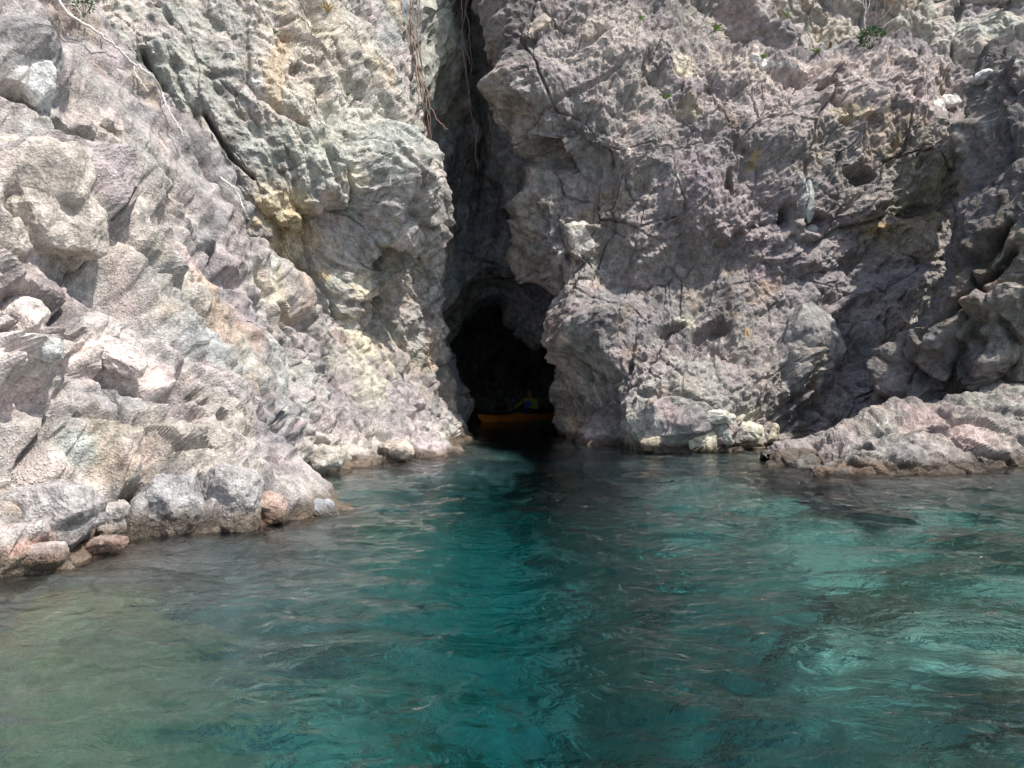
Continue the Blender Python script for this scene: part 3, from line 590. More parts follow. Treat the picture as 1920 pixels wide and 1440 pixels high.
sb = grid_mesh('seabed', np.stack((X, Y, Z), 2), ROCK, np.clip(Cs, 0.01, 0.85), {'wet': np.zeros(X.size), 'crust': np.zeros(X.size)})
tag(sb, kind='structure')

# ------------------------------------------------------------------ sea surface
def water_material():
    m = bpy.data.materials.new('sea_water'); m.use_nodes = True; nt = m.node_tree; L = nt.links.new
    nt.nodes.remove(nt.nodes['Principled BSDF']); out = nt.nodes['Material Output']
    geo = N(nt, 'ShaderNodeNewGeometry')
    mp = N(nt, 'ShaderNodeMapping'); mp.inputs['Scale'].default_value = (0.8, 1.0, 1.0); mp.inputs['Rotation'].default_value = (0, 0, 0.25); L(geo.outputs['Position'], mp.inputs['Vector'])
    n1 = N(nt, 'ShaderNodeTexNoise', i_Scale=8.5, i_Detail=4.0, i_Roughness=0.5, i_Distortion=0.6); L(mp.outputs[0], n1.inputs['Vector'])
    n2 = N(nt, 'ShaderNodeTexNoise', i_Scale=20.0, i_Detail=2.0, i_Roughness=0.5); L(mp.outputs[0], n2.inputs['Vector'])
    b1 = N(nt, 'ShaderNodeBump', i_Strength=0.6, i_Distance=0.042); L(n1.outputs[0], b1.inputs['Height'])
    b2 = N(nt, 'ShaderNodeBump', i_Strength=0.25, i_Distance=0.012); L(n2.outputs[0], b2.inputs['Height']); L(b1.outputs[0], b2.inputs['Normal'])
    fr = N(nt, 'ShaderNodeFresnel', i_IOR=1.33); L(b2.outputs[0], fr.inputs['Normal'])
    gl = N(nt, 'ShaderNodeBsdfGlossy', i_Roughness=0.03); L(b2.outputs[0], gl.inputs['Normal'])
    rf = N(nt, 'ShaderNodeBsdfRefraction', i_Roughness=0.0, i_IOR=1.33); L(b2.outputs[0], rf.inputs['Normal'])
    tr = N(nt, 'ShaderNodeBsdfTransparent')
    mx1 = N(nt, 'ShaderNodeMixShader', i_0=0.17); L(rf.outputs[0], mx1.inputs[1]); L(tr.outputs[0], mx1.inputs[2])
    mx2 = N(nt, 'ShaderNodeMixShader'); L(fr.outputs[0], mx2.inputs[0]); L(mx1.outputs[0], mx2.inputs[1]); L(gl.outputs[0], mx2.inputs[2])
    L(mx2.outputs[0], out.inputs['Surface'])
    va = N(nt, 'ShaderNodeVolumeAbsorption'); va.inputs['Color'].default_value = (0.30, 0.745, 0.795, 1); va.inputs['Density'].default_value = 0.46
    L(va.outputs[0], out.inputs['Volume'])
    return m
wx = np.concatenate((np.linspace(-60, -9, 14), np.linspace(-8.5, 9, 380), np.linspace(9.5, 60, 14)))
wy = np.concatenate((np.linspace(-40, 0.5, 14), np.geomspace(0.8, 40, 380), np.linspace(41, 60, 4)))
X, Y = np.meshgrid(wx, wy); P3 = np.stack((X.ravel(), Y.ravel(), np.zeros(X.size)), 1).astype(f32)
def rot2(p, a, sx, sy):
    c, s = math.cos(a), math.sin(a); q = p.copy(); q[:, 0] = (p[:, 0]*c+p[:, 1]*s)*sx; q[:, 1] = (-p[:, 0]*s+p[:, 1]*c)*sy; return q
amp = 0.4+0.6*sstep(20, 10, P3[:, 1])
wz = 0.040*fbm(rot2(P3, 0.2, 0.35, 0.8), 2, 31)+0.030*fbm(rot2(P3, -0.25, 1.3, 2.4), 2, 33)+0.013*(1-np.abs(fbm(rot2(P3, 0.35, 2.8, 4.4), 2, 35))*1.5)
wz = wz*amp*1.25
sea = grid_mesh('sea', np.stack((X, Y, wz.reshape(X.shape)), 2), water_material())
tag(sea, kind='structure')

# ------------------------------------------------------------------ loose and wedged stones
def boulder(name, px, py, rx, ry, rot, col, label, depth=0.8, sq=3.0, sink=0.45, seed=0, cat='boulder', group=None, rough=1.0, z=None, crust=0.5):
    c = on_rock(px, py)
    k = c.y/F; a, b = rx*k, ry*k; dpt = depth*(a+b)/2
    bm = bmesh.new(); bmesh.ops.create_icosphere(bm, subdivisions=5 if rx*ry > 1500 else 4, radius=1.0)
    me = bpy.data.meshes.new(name); bm.to_mesh(me); bm.free()
    n = len(me.vertices); D = np.zeros(n*3, f32); me.vertices.foreach_get('co', D); D = D.reshape(-1, 3)
    rnd = np.random.RandomState(seed+int(px)*7+int(py))
    # blocky body: a sphere cut by a dozen random planes plus three pairs of joint planes
    nrm = rnd.normal(size=(14, 3)); nrm /= np.linalg.norm(nrm, axis=1, keepdims=True); off = rnd.uniform(0.72, 0.98, 14)
    Mx = Matrix.Rotation(rnd.uniform(-.3, .3), 3, 'X') @ Matrix.Rotation(rnd.uniform(-.3, .3), 3, 'Z')
    ax = np.array(Mx); nrm = np.concatenate((nrm, ax, -ax)); off = np.concatenate((off, rnd.uniform(2.3/sq, 2.6/sq, 6)))
    t = np.ones(n, f32)*1.05
    dots = D@nrm.T.astype(f32)
    inv = np.where(dots > 0.05, off[None, :]/np.maximum(dots, 0.05), 9.0)
    kk = 34.0; soft = -np.log(np.exp(-kk*inv).sum(1)+np.exp(-kk*t))/kk
    V = D*soft[:, None]*np.array((a, dpt, b))/0.86
    sz = (a+b)/2
    V = V+D*((cleave((V+seed*3.1).astype(f32), sz*0.7, seed+5)*0.26+cleave((V+seed).astype(f32), sz*0.3, seed+6)*0.26+cleave((V+seed).astype(f32), sz*0.13, seed+2)*0.26+fbm((V/(sz*0.3)).astype(f32), 4, seed+7)*sz*0.04)*rough)[:, None]
    ra = R_(rot); Rm = np.array(((math.cos(ra), 0, -math.sin(ra)), (0, 1, 0), (math.sin(ra), 0, math.cos(ra))))
    V = V@Rm.T
    cen = c+Vector((0, dpt*sink, 0))
    if z is not None: cen.z = z
    Wd = V+np.array(cen)
    n2 = fbm((Wd*2.5).astype(f32), 4, seed+8); n3 = fbm((Wd*9).astype(f32), 3, seed+9)
    C = np.clip(np.array(col)[None, :]*(1+0.25*n2+0.2*n3)[:, None], 0.02, 0.85)
    wv = fbm((Wd*1.3).astype(f32), 3, 3)
    wet = (1-sstep(0.07, 0.22, Wd[:, 2]+0.12*wv))*sstep(-0.35, -0.05, Wd[:, 2])
    me.vertices.foreach_set('co', V.astype(f32).ravel())
    at_ = me.color_attributes.new('rock_colour', 'FLOAT_COLOR', 'POINT'); at_.data.foreach_set('color', np.concatenate((C, np.ones((n, 1))), 1).astype(f32).ravel())
    at_ = me.attributes.new('wet', 'FLOAT', 'POINT'); at_.data.foreach_set('value', wet.astype(f32))
    at_ = me.attributes.new('crust', 'FLOAT', 'POINT'); at_.data.foreach_set('value', np.clip(crust*(0.6+n2), 0, 1).astype(f32))
    me.polygons.foreach_set('use_smooth', np.zeros(len(me.polygons), bool)); me.update(); me.materials.append(ROCK)
    o = bpy.data.objects.new(name, me); o.location = cen; COL.objects.link(o)
    return tag(o, label, cat, group)
bpy.context.view_layer.update()
boulder('boulder', 66, 378, 92, 122, 6, (0.46,0.41,0.36), 'huge flat-faced tan block jutting out at the left edge below the white quartz', depth=1.0, sq=3.3, sink=0.6, seed=1, rough=1.2)
boulder('boulder', 305, 960, 64, 66, 0, (0.33,0.32,0.315), 'large rounded grey boulder with wet foot standing in the left shallows', sq=2.4, sink=0.5, seed=2, depth=0.9)
boulder('boulder', 193, 985, 56, 46, -6, (0.42,0.385,0.365), 'wide blocky boulder beside the rounded grey one on the left shore', sq=3.0, sink=0.3, seed=3)
boulder('boulder', 60, 975, 90, 76, 10, (0.36,0.335,0.325), 'broad grey boulder nearest the lower left corner of the rocks', sq=2.8, sink=0.5, seed=4)
boulder('boulder', 60, 1046, 52, 26, 4, (0.46,0.385,0.355), 'low pinkish boulder at the waterline under the broad grey boulder', sq=2.6, sink=0.35, seed=5, z=0.1)
boulder('boulder', 190, 1042, 42, 16, 12, (0.47,0.375,0.345), 'small flat pinkish rock lapped by the water on the left', sq=2.4, sink=0.3, seed=6, z=0.06)
boulder('boulder', 432, 940, 50, 68, 8, (0.37,0.35,0.335), 'upright grey boulder leaning on the left shore before the red-stained stone', sq=2.7, sink=0.5, seed=7)
boulder('boulder', 500, 958, 32, 30, -12, (0.47,0.345,0.29), 'red-stained orange stone at the tip of the left shore', sq=2.9, sink=0.35, seed=8)
boulder('boulder', 610, 962, 36, 22, -25, (0.31,0.32,0.33), 'small grey wedge of rock sliding into the water past the red-stained stone', sq=2.6, sink=0.1, seed=9)
boulder('boulder', 84, 658, 32, 25, 8, (0.55,0.55,0.52), 'pale white-grey block wedged below the huge tan block', sq=3.2, sink=0.45, seed=10)
boulder('boulder', 205, 668, 62, 26, -18, (0.60,0.51,0.47), 'long whitish-pink slab lying on the left buttress', sq=2.8, sink=0.5, seed=11)
boulder('quartz_stone', 66, 150, 26, 42, -25, (0.70,0.69,0.67), 'bright white quartz lump bulging high on the left buttress', cat='stone', rough=0.5, sq=2.7, sink=0.25, seed=12, crust=0)
boulder('boulder', 30, 600, 48, 36, 0, (0.62,0.54,0.50), 'sunlit pinkish-white boulder at the left edge below the tan block', sq=2.6, sink=0.3, seed=13)
boulder('boulder', 590, 868, 52, 34, 6, (0.47,0.43,0.37), 'rounded tan boulder with wet foot where the left shore steps back', sq=2.5, sink=0.5, seed=14)
boulder('boulder', 740, 845, 30, 18, 0, (0.43,0.37,0.31), 'small brownish boulder low on the left shore near the cave', sq=2.5, sink=0.4, seed=15)
boulder('boulder', 1395, 815, 44, 28, -3, (0.56,0.53,0.43), 'squared cream block at the waterline of the right cliff', sq=3.3, sink=0.35, seed=16)
boulder('boulder', 1352, 808, 20, 32, 14, (0.47,0.46,0.40), 'tilted greyish block squeezed against the squared cream block', sq=3.2, sink=0.4, seed=17)
boulder('boulder', 1318, 826, 26, 22, -18, (0.60,0.55,0.42), 'pale cream wedge with its foot in the water beside the greyish block', sq=2.8, sink=0.35, seed=18)
boulder('boulder', 1338, 780, 44, 13, -10, (0.60,0.57,0.49), 'flat whitish slab lying on top of the cream blocks', sq=3.0, sink=0.35, seed=19)
boulder('boulder', 1445, 812, 18, 22, 8, (0.50,0.44,0.33), 'barnacled tan stone on the far side of the squared cream block', sq=2.7, sink=0.62, seed=20)
boulder('boulder', 1076, 803, 15, 24, 10, (0.55,0.43,0.33), 'upright tan stone low beside the cave mouth', sq=2.4, sink=0.62, seed=21)
boulder('boulder', 1225, 830, 26, 16, 0, (0.50,0.42,0.32), 'small tan stone at the water under the right cliff', sq=2.5, sink=0.62, seed=22)
boulder('boulder', 1092, 445, 24, 40, 30, (0.52,0.48,0.42), 'tilted pale block standing out of the right cliff above the arch', sq=3.3, sink=0.62, seed=23, crust=0)
boulder('boulder', 1008, 52, 34, 13, 42, (0.50,0.42,0.35), 'elongated tan stone wedged high up beside the cleft', sq=3.2, sink=0.35, seed=24, crust=0)
boulder('boulder', 1108, 56, 17, 24, -25, (0.56,0.49,0.41), 'upright cream stone high on the right cliff beside the elongated tan one', sq=2.9, sink=0.62, seed=25, crust=0)
boulder('quartz_stone', 1428, 120, 12, 10, 0, (0.68,0.65,0.60), 'white pebble-like stone lying at the near end of the ledge', cat='stone', rough=0.5, sq=2.5, sink=0.4, seed=26, crust=0)
boulder('quartz_stone', 1520, 372, 11, 42, 6, (0.42,0.45,0.42), 'narrow pale green-white stone set upright in the right cliff', cat='stone', rough=0.5, sq=2.6, sink=0.8, seed=27, crust=0)
boulder('quartz_stone', 1522, 430, 12, 10, 0, (0.66,0.65,0.62), 'small white stone just under the narrow upright one', cat='stone', rough=0.5, sq=2.5, sink=0.5, seed=28, crust=0)
boulder('quartz_stone', 1782, 188, 22, 16, 25, (0.70,0.66,0.60), 'angular white block high up near the dark outcrop', cat='stone', rough=0.5, sq=3.0, sink=0.62, seed=29, crust=0)
boulder('quartz_stone', 1845, 142, 18, 12, 20, (0.66,0.63,0.60), 'small white block on the slope just beside the dark outcrop top', cat='stone', rough=0.5, sq=3.0, sink=0.3, seed=30, crust=0)
boulder('quartz_stone', 1490, 590, 12, 10, -30, (0.58,0.52,0.40), 'cream corner of stone halfway down the right cliff', cat='stone', rough=0.5, sq=3.0, sink=-0.2, seed=31, crust=0)
boulder('boulder', 802, 552, 20, 20, 0, (0.34,0.36,0.36), 'pale block in the shaded recess left of the cave', sq=2.9, sink=0.62, seed=32, crust=0)
boulder('boulder', 1548, 884, 20, 9, 0, (0.42,0.33,0.28), 'small wet stone at the seaward tip of the reef rock', sq=2.4, sink=0.3, seed=33, z=0.03)
boulder('boulder', 1520, 640, 60, 66, -15, (0.27,0.26,0.245), 'big rounded slab bulging from the foot of the right cliff', sq=2.5, sink=0.75, seed=34)
boulder('boulder', 1620, 640, 34, 56, -18, (0.25,0.235,0.225), 'dark upright boulder beside the cleft in the right cliff foot', sq=2.8, sink=0.6, seed=35)

# ------------------------------------------------------------------ roots and plants
def tube(bm, pts, r0, r1, sides=6):
    prev = None; n = len(pts)
    for i, p in enumerate(pts):
        p = Vector(p); d = (Vector(pts[min(i+1, n-1)])-Vector(pts[max(i-1, 0)])).normalized()
        u = d.cross(Vector((0.31, 0.9, 0.2))).normalized(); v = d.cross(u); r = r0+(r1-r0)*i/(n-1)
        ring = [bm.verts.new(p+(u*math.cos(6.2832*k/sides)+v*math.sin(6.2832*k/sides))*r) for k in range(sides)]
        if prev:
            for k in range(sides): bm.faces.new((prev[k], prev[(k+1) % sides], ring[(k+1) % sides], ring[k]))
        else: bm.faces.new(ring[::-1])
        prev = ring
    bm.faces.new(prev)
def mesh_obj(name, bm, mat, parent=None, loc=(0, 0, 0), smooth=True):
    bmesh.ops.recalc_face_normals(bm, faces=bm.faces)
    me = bpy.data.meshes.new(name); bm.to_mesh(me); bm.free()
    if smooth: me.polygons.foreach_set('use_smooth', np.ones(len(me.polygons), bool))
    me.materials.append(mat)
    o = bpy.data.objects.new(name, me); COL.objects.link(o); o.parent = parent; o.location = loc
    return o
def wiggle(pts, amp, rnd, per=4):
    P = np.array(pts); P = catmull(P, (len(P)-1)*per+1); w = np.array([rnd.gauss(0, amp) for _ in range(P.size)]).reshape(P.shape)
    w[0] = 0; return [tuple(p) for p in P+w]
rnd = random.Random(4)
ROOT_M = simple('root_bark', (0.23, 0.17, 0.15), 0.85, var=0.35, scale=18); ROOT_P = simple('bleached_root', (0.62, 0.58, 0.53), 0.8, var=0.2, scale=25); ROOT_R = simple('reddish_root', (0.25, 0.165, 0.13), 0.85, var=0.3, scale=18)
def roots(px_lines, label, mat, Ys, r, group='roots hanging in the cleft'):
    base = Vector(at(px_lines[0][0][0], px_lines[0][0][1], Ys))
    o = empty('hanging_root', base); tag(o, label, 'root', group)
    for ln in px_lines:
        pts = wiggle([at(x+rnd.uniform(-1.5, 1.5), y, Ys+rnd.uniform(-0.05, 0.05)) for x, y in ln], 0.012, rnd)
        bm = bmesh.new(); tube(bm, [Vector(p)-base for p in pts], r*rnd.uniform(0.8, 1.2), r*0.35)
        mesh_obj('strand', bm, mat, o)
    return o
roots([[(768,-60),(770,20),(768,60),(775,100),(783,145),(798,185),(804,220),(805,260),(802,300),(806,340)], [(776,-60),(774,10),(768,40),(772,90),(785,140),(802,175),(808,215),(806,260),(810,310)],
       [(783,145),(800,185),(815,215),(830,235),(839,244)], [(770,60),(783,90),(792,130),(799,165),(806,190)], [(775,100),(781,140),(783,180),(786,210)], [(790,-60),(786,0),(780,60),(788,100),(797,150)], [(768,20),(775,60),(783,110),(788,160),(795,210),(797,260)]],
      'long tangled reddish-brown root strands hanging down the left side of the cleft', ROOT_R, 17.0, 0.018)
roots([[(866,-60),(868,0),(866,40),(868,90),(872,130),(878,170),(880,200)], [(874,-60),(876,0),(873,20),(868,50),(867,80)], [(872,-60),(873,15),(880,45),(882,80),(886,120)], [(867,60),(872,90),(880,115),(884,140)], [(868,100),(873,140),(876,165),(880,190),(888,250),(895,260)], [(895,245),(893,285),(898,320)]],
      'straight greyish root strands hanging in the middle of the cleft', ROOT_M, 19.4, 0.019)
roots([[(892,-60),(898,0),(904,40),(910,70),(915,100),(919,130),(925,150),(931,168)], [(900,-60),(902,10),(908,50),(912,90),(917,120)], [(916,215),(919,235),(922,250),(918,262),(916,285)]],
      'single dark root cord hanging beside the right wall of the cleft', ROOT_M, 19.0, 0.017)
def trailing(lines, label, mat, r):
    c0_ = on_rock(*lines[0][0]); o = empty('trailing_root', c0_); tag(o, label, 'root', 'bleached roots on the left cliff')
    for j, ln in enumerate(lines):
        pp = []
        for x, y in ln:
            q = on_rock(x, y, 4); pp.append(q)
        ym = [p.y for p in pp]
        for i in range(len(pp)):      # keep the cord taut over hollows
            y_ = min(ym[max(0, i-1):i+2]); pp[i] = Vector(at(ln[i][0], ln[i][1], y_-0.10))
        pts = wiggle([tuple(p) for p in pp], 0.006, rnd, 5)
        bm = bmesh.new(); tube(bm, [Vector(p)-c0_ for p in pts], r*(1 if j == 0 else 0.55), r*0.5)
        mesh_obj('strand', bm, mat, o)
trailing([[(108,-20),(115,12),(150,40),(190,65),(222,92),(250,118),(275,135),(293,152),(303,172),(310,192),(320,212),(334,236),(345,256)], [(250,118),(254,138),(266,155),(278,172)], [(150,40),(148,20),(135,8),(128,18),(140,34)], [(190,65),(206,72),(222,92)]],
         'long bleached white root trailing diagonally down the seam of the left cliff', ROOT_P, 0.018)
trailing([[(413,333),(430,345),(444,362),(452,380),(460,398),(468,412)]], 'short bleached root lying lower on the same left cliff slab', ROOT_P, 0.018)

LEAF = simple('green_leaf', (0.055, 0.12, 0.035), 0.5, 0.4, var=0.4, scale=9); LEAF2 = simple('fresh_leaf', (0.16, 0.27, 0.06), 0.5, 0.4, var=0.3, scale=9); DRY = simple('dry_grass', (0.42, 0.32, 0.15), 0.8, var=0.3, scale=9); TWIG = simple('twig_bark', (0.30, 0.26, 0.25), 0.85, var=0.3, scale=20); BROWN = simple('dead_leaf', (0.30, 0.17, 0.08), 0.8, var=0.3, scale=20)
def leaf(bm, p, d, L, w):
    d = Vector(d).normalized(); s_ = d.cross(Vector((rnd.gauss(0, 1), rnd.gauss(0, 1), rnd.gauss(0, 1)))).normalized()*w; nrm_ = d.cross(s_).normalized()*L*0.12
    a = bm.verts.new(p); b = bm.verts.new(p+d*L*0.45+s_+nrm_); c = bm.verts.new(p+d*L); e = bm.verts.new(p+d*L*0.45-s_+nrm_)
    bm.faces.new((a, b, c)); bm.faces.new((a, c, e))
def shrub(px, py, rpx, n, label, mat, name='leafy_shrub', cat='shrub', lscale=0.22, out=0.0):
    c = on_rock(px, py+rpx*0.7); c = c*(1-out/c.y)+Vector((0, 0, CAM_H*out/c.y)); k = c.y/F; r = rpx*k
    o = empty(name, c); tag(o, label, cat)
    bm = bmesh.new()
    for i in range(7):
        a = rnd.uniform(0, 6.28); e = Vector((math.cos(a)*r*0.7, math.sin(a)*r*0.6-0.1, r*rnd.uniform(0.5, 1.2)))
        tube(bm, [Vector((0, 0, -0.05)), e*0.5+Vector((0, 0, r*0.1)), e], r*0.03, r*0.015, 5)
    mesh_obj('stem', bm, TWIG, o)
    bm = bmesh.new()
    for i in range(n):
        v = Vector((rnd.gauss(0, 1), rnd.gauss(0, 1), rnd.gauss(0, 1))).normalized()*rnd.uniform(0.45, 1)**0.6
        p = Vector((v.x*r, v.y*r*0.8-0.1*r, r*0.75+v.z*r*0.75))
        leaf(bm, p, v+Vector((0, 0, 0.3)), r*lscale*rnd.uniform(0.7, 1.4), r*lscale*0.3)
    mesh_obj('foliage', bm, mat, o, smooth=False)
def tuft(px, py, hpx, n, label, mat, cat='plant', name='small_plant', spread=0.8, wid=0.05):
    c = on_rock(px, py+hpx*0.4); h = hpx*c.y/F
    bm = bmesh.new()
    for i in range(n):
        d = Vector((rnd.gauss(0, spread), rnd.gauss(0, spread)-0.6, 1)).normalized(); L = h*rnd.uniform(0.8, 1.5)
        s_ = d.cross(Vector((0, 1, 0.2))).normalized()*h*wid*rnd.uniform(0.7, 1.5)
        b0 = Vector((rnd.uniform(-.15, .15)*h, -0.02, -0.02)); tip = b0+d*L+Vector((d.x*L*0.3, -0.1*L, -L*0.15)); mid_ = b0+d*L*0.55
        v = [bm.verts.new(q) for q in (b0-s_*0.6, b0+s_*0.6, mid_+s_, mid_-s_, tip)]
        bm.faces.new((v[0], v[1], v[2], v[3])); bm.faces.new((v[3], v[2], v[4]))
    o = mesh_obj(name, bm, mat, None, c, smooth=False); tag(o, label, cat)
shrub(1634, 74, 24, 420, 'dark green leafy shrub growing on the ledge at the upper right', LEAF)
def sapling(lines, label, mat, r, leaves=0):
    c = on_rock(*lines[0][0]); o = empty('bare_sapling', c); tag(o, label, 'sapling')
    for j, ln in enumerate(lines):
        pts = wiggle([at(x, y, c.y-0.05) for x, y in ln], 0.008, rnd)
        bm = bmesh.new(); tube(bm, [Vector(p)-c for p in pts], r*(1 if j == 0 else 0.6), r*0.45)
        mesh_obj('trunk' if j == 0 else 'branch', bm, mat, o)
    if leaves:
        bm = bmesh.new()
        for i in range(leaves):
            ln = lines[rnd.randrange(1, len(lines))]; x, y = ln[-1]
            leaf(bm, Vector(at(x+rnd.gauss(0, 4), y+rnd.gauss(0, 5), c.y-0.05))-c, (rnd.gauss(0, 1), rnd.gauss(0, .5), rnd.gauss(-.3, 1)), 0.09, 0.018)
        mesh_obj('dead_leaves', bm, BROWN, o, smooth=False)
sapling([[(1619,80),(1620,55),(1621,30),(1622,20),(1618,0),(1616,-60)], [(1621,25),(1624,8),(1623,-30)], [(1621,26),(1628,16),(1632,-10)]], 'thin pale leafless sapling rising straight beside the ledge shrub', simple('pale_bark', (0.42, 0.38, 0.37), 0.8, scale=20), 0.022)
sapling([[(1638,66),(1639,55),(1641,47),(1642,42)], [(1642,42),(1638,37),(1634,33)], [(1642,42),(1643,25),(1643,10)], [(1642,42),(1652,34),(1662,26),(1672,10)], [(1652,34),(1658,16),(1659,0)]], 'dark forked sapling with a few dead leaves behind the ledge shrub', TWIG, 0.018, 40)
tuft(1340, 52, 14, 26, 'bright green tuft in a crack at the left end of the upper rock face', LEAF2, wid=0.07)
tuft(1248, 180, 10, 20, 'tiny light green plant beside the tan scar on the right cliff', LEAF2, wid=0.09)
tuft(1430, 105, 10, 18, 'small green tuft just above the white stone on the ledge', LEAF2, wid=0.08)
tuft(1530, 95, 11, 22, 'yellow-green tuft on the ledge rim left of the shrub', LEAF2, wid=0.08)
tuft(1475, 27, 10, 18, 'small green tuft high on the rock face behind the ledge', LEAF2, wid=0.08)
tuft(1556, 84, 12, 14, 'short brown withered stalks on the ledge left of the shrub', BROWN, wid=0.07, spread=0.3)
tuft(615, 12, 20, 34, 'dry yellow grass tuft at the top of the greenish slab cliff', DRY, 'grass tuft', 'grass_tuft', wid=0.03)
tuft(1200, 32, 9, 16, 'tiny green sprig at the top of the right cliff', LEAF2, wid=0.09)
tuft(513, 58, 8, 14, 'tiny dark green sprig high on the greenish slab cliff', LEAF, wid=0.09)
tuft(652, 175, 8, 14, 'tiny dark green sprig near the right border of the greenish slab', LEAF, wid=0.09)
shrub(158, 14, 18, 160, 'small green creeper sprouting at the top of the left seam', LEAF, 'creeper', 'plant', 0.3, out=0.15)
# bleached wood scrap
c = on_rock(1398, 626); bm = bmesh.new()
k = c.y/F
for dx, w_, h_, tl in ((-3, 3.2, 26, 0.05), (4, 4.0, 18, -0.25)):
    b_ = bmesh.ops.create_cube(bm, size=1.0)['verts']
    bmesh.ops.scale(bm, verts=b_, vec=(w_*k, 0.03, h_*k)); bmesh.ops.rotate(bm, verts=b_, cent=(0, 0, 0), matrix=Matrix.Rotation(tl, 3, 'Y'))
    for v in b_: v.co.x += (rnd.random()-.5)*2*k
    bmesh.ops.translate(bm, verts=b_, vec=(dx*k, -0.08, 0))
bmesh.ops.bevel(bm, geom=bm.edges[:], offset=0.006, segments=1, affect='EDGES')
o = mesh_obj('driftwood', bm, simple('bleached_wood', (0.55, 0.38, 0.22), 0.8, var=0.3, scale=20), None, c, smooth=False)
tag(o, 'small splintered piece of orange driftwood stuck in the right cliff', 'driftwood')

# ------------------------------------------------------------------ kayak
bow = Vector((-1.10, 26.2, 0)); hd = Vector((0.564, 0.826, 0)).normalized(); KL = 5.0
kay = empty('kayak', bow); kay.rotation_euler = (0, 0, math.atan2(hd.y, hd.x)); tag(kay, 'orange sea kayak floating just inside the dark cave', 'kayak')
ORANGE = simple('orange_plastic', (0.95, 0.29, 0.035), 0.3, 0.5, var=0.06, scale=4); BLACK = simple('black_rubber', (0.03, 0.03, 0.03), 0.6, var=0.2); GREY = simple('grey_cord', (0.35, 0.34, 0.32), 0.7)
def kdim(t):
    w = 0.29*max(0.0, math.sin(math.pi*min(1, max(0, t)))**0.62)
    sheer = 0.155+0.13*max(0, 1-t/0.35)**1.6+0.10*max(0, (t-0.65)/0.35)**1.6
    keel = -0.11+0.42*max(0, 1-t/0.07)**1.5*0.75+0.25*max(0, (t-0.95)/0.05)**1.5
    return max(w, 0.006), sheer, keel
NS = 44
def kst(i):
    t = i/NS; w, sh, ke = kdim(t); rake = 0.0
    return t*KL, w, sh, ke
bm = bmesh.new(); prev = None
for i in range(NS+1):
    x, w, sh, ke = kst(i); ring = []
    for j in range(13):
        a = -1+2*j/12.0; s_ = abs(a)
        y_ = math.copysign(w*s_**0.55, a); z_ = ke+(sh-ke)*s_**2.2
        xx = x+(0.30*(1-(z_+0.11)/0.45)*max(0, 1-i/5.0))    # raked stem
        ring.append(bm.verts.new((xx, y_, z_)))
    if prev:
        for j in range(12): bm.faces.new((prev[j], prev[j+1], ring[j+1], ring[j]))
    prev = ring
mesh_obj('hull', bm, ORANGE, kay)
C0, C1, CW = 0.50, 0.66, 0.215
bm = bmesh.new(); prev = None
for i in range(NS+1):
    x, w, sh, ke = kst(i); t = i/NS; ring = []
    crown = 0.05*min(1, 6*t*(1-t))+0.06*math.exp(-((t-0.48)/0.09)**2)
    for j in range(13):
        a = -1+2*j/12.0
        xx = x+(0.30*(1-(sh+0.11)/0.45)*max(0, 1-i/5.0))
        ring.append(bm.verts.new((xx, w*a*1.01, sh+0.004+crown*(1-a*a))))
    if prev:
        for j in range(12):
            cxm = (i-0.5)/NS; cym = (-1+2*(j+0.5)/12.0)*w
            inside = ((cxm-(C0+C1)/2)/((C1-C0)/2))**2+(cym/CW)**2 < 0.9
            if not inside: bm.faces.new((prev[j], prev[j+1], ring[j+1], ring[j]))
    prev = ring
mesh_obj('deck', bm, ORANGE, kay)
bm = bmesh.new(); ccx = (C0+C1)/2*KL; crx = (C1-C0)/2*KL
pts = [(ccx+crx*math.cos(6.2832*k/36), CW*math.sin(6.2832*k/36), 0.315-0.03*math.cos(6.2832*k/36)*-1) for k in range(37)]
tube(bm, pts, 0.02, 0.02, 8); mesh_obj('cockpit_rim', bm, BLACK, kay)
bm = bmesh.new(); bmesh.ops.create_cone(bm, segments=32, radius1=0.13, radius2=0.12, depth=0.03, cap_ends=True)
for v in bm.verts: v.co.x *= 1.5; v.co += Vector((1.35, 0, 0.335))
mesh_obj('hatch_cover', bm, BLACK, kay)
for y0 in (-0.12, 0.12):
    bm = bmesh.new(); tube(bm, [(1.75, y0, 0.325), (2.05, -y0*0.2, 0.36), (2.35, y0*1.2, 0.345)], 0.006, 0.006, 5); mesh_obj('deck_line', bm, GREY, kay)
bm = bmesh.new(); tube(bm, [(0.35, 0.0, 0.40), (0.8, 0.10, 0.345), (1.6, 0.19, 0.30), (2.4, 0.24, 0.275)], 0.006, 0.006, 5); mesh_obj('deck_line', bm, GREY, kay)
bm = bmesh.new(); tube(bm, [(0.35, 0.0, 0.40), (0.8, -0.10, 0.345), (1.6, -0.19, 0.30), (2.4, -0.24, 0.275)], 0.006, 0.006, 5); mesh_obj('deck_line', bm, GREY, kay)
bm = bmesh.new(); tube(bm, [(0.06, 0, 0.40), (0.02, 0, 0.43), (0.05, 0, 0.45)], 0.012, 0.012, 6); mesh_obj('grab_handle', bm, BLACK, kay)

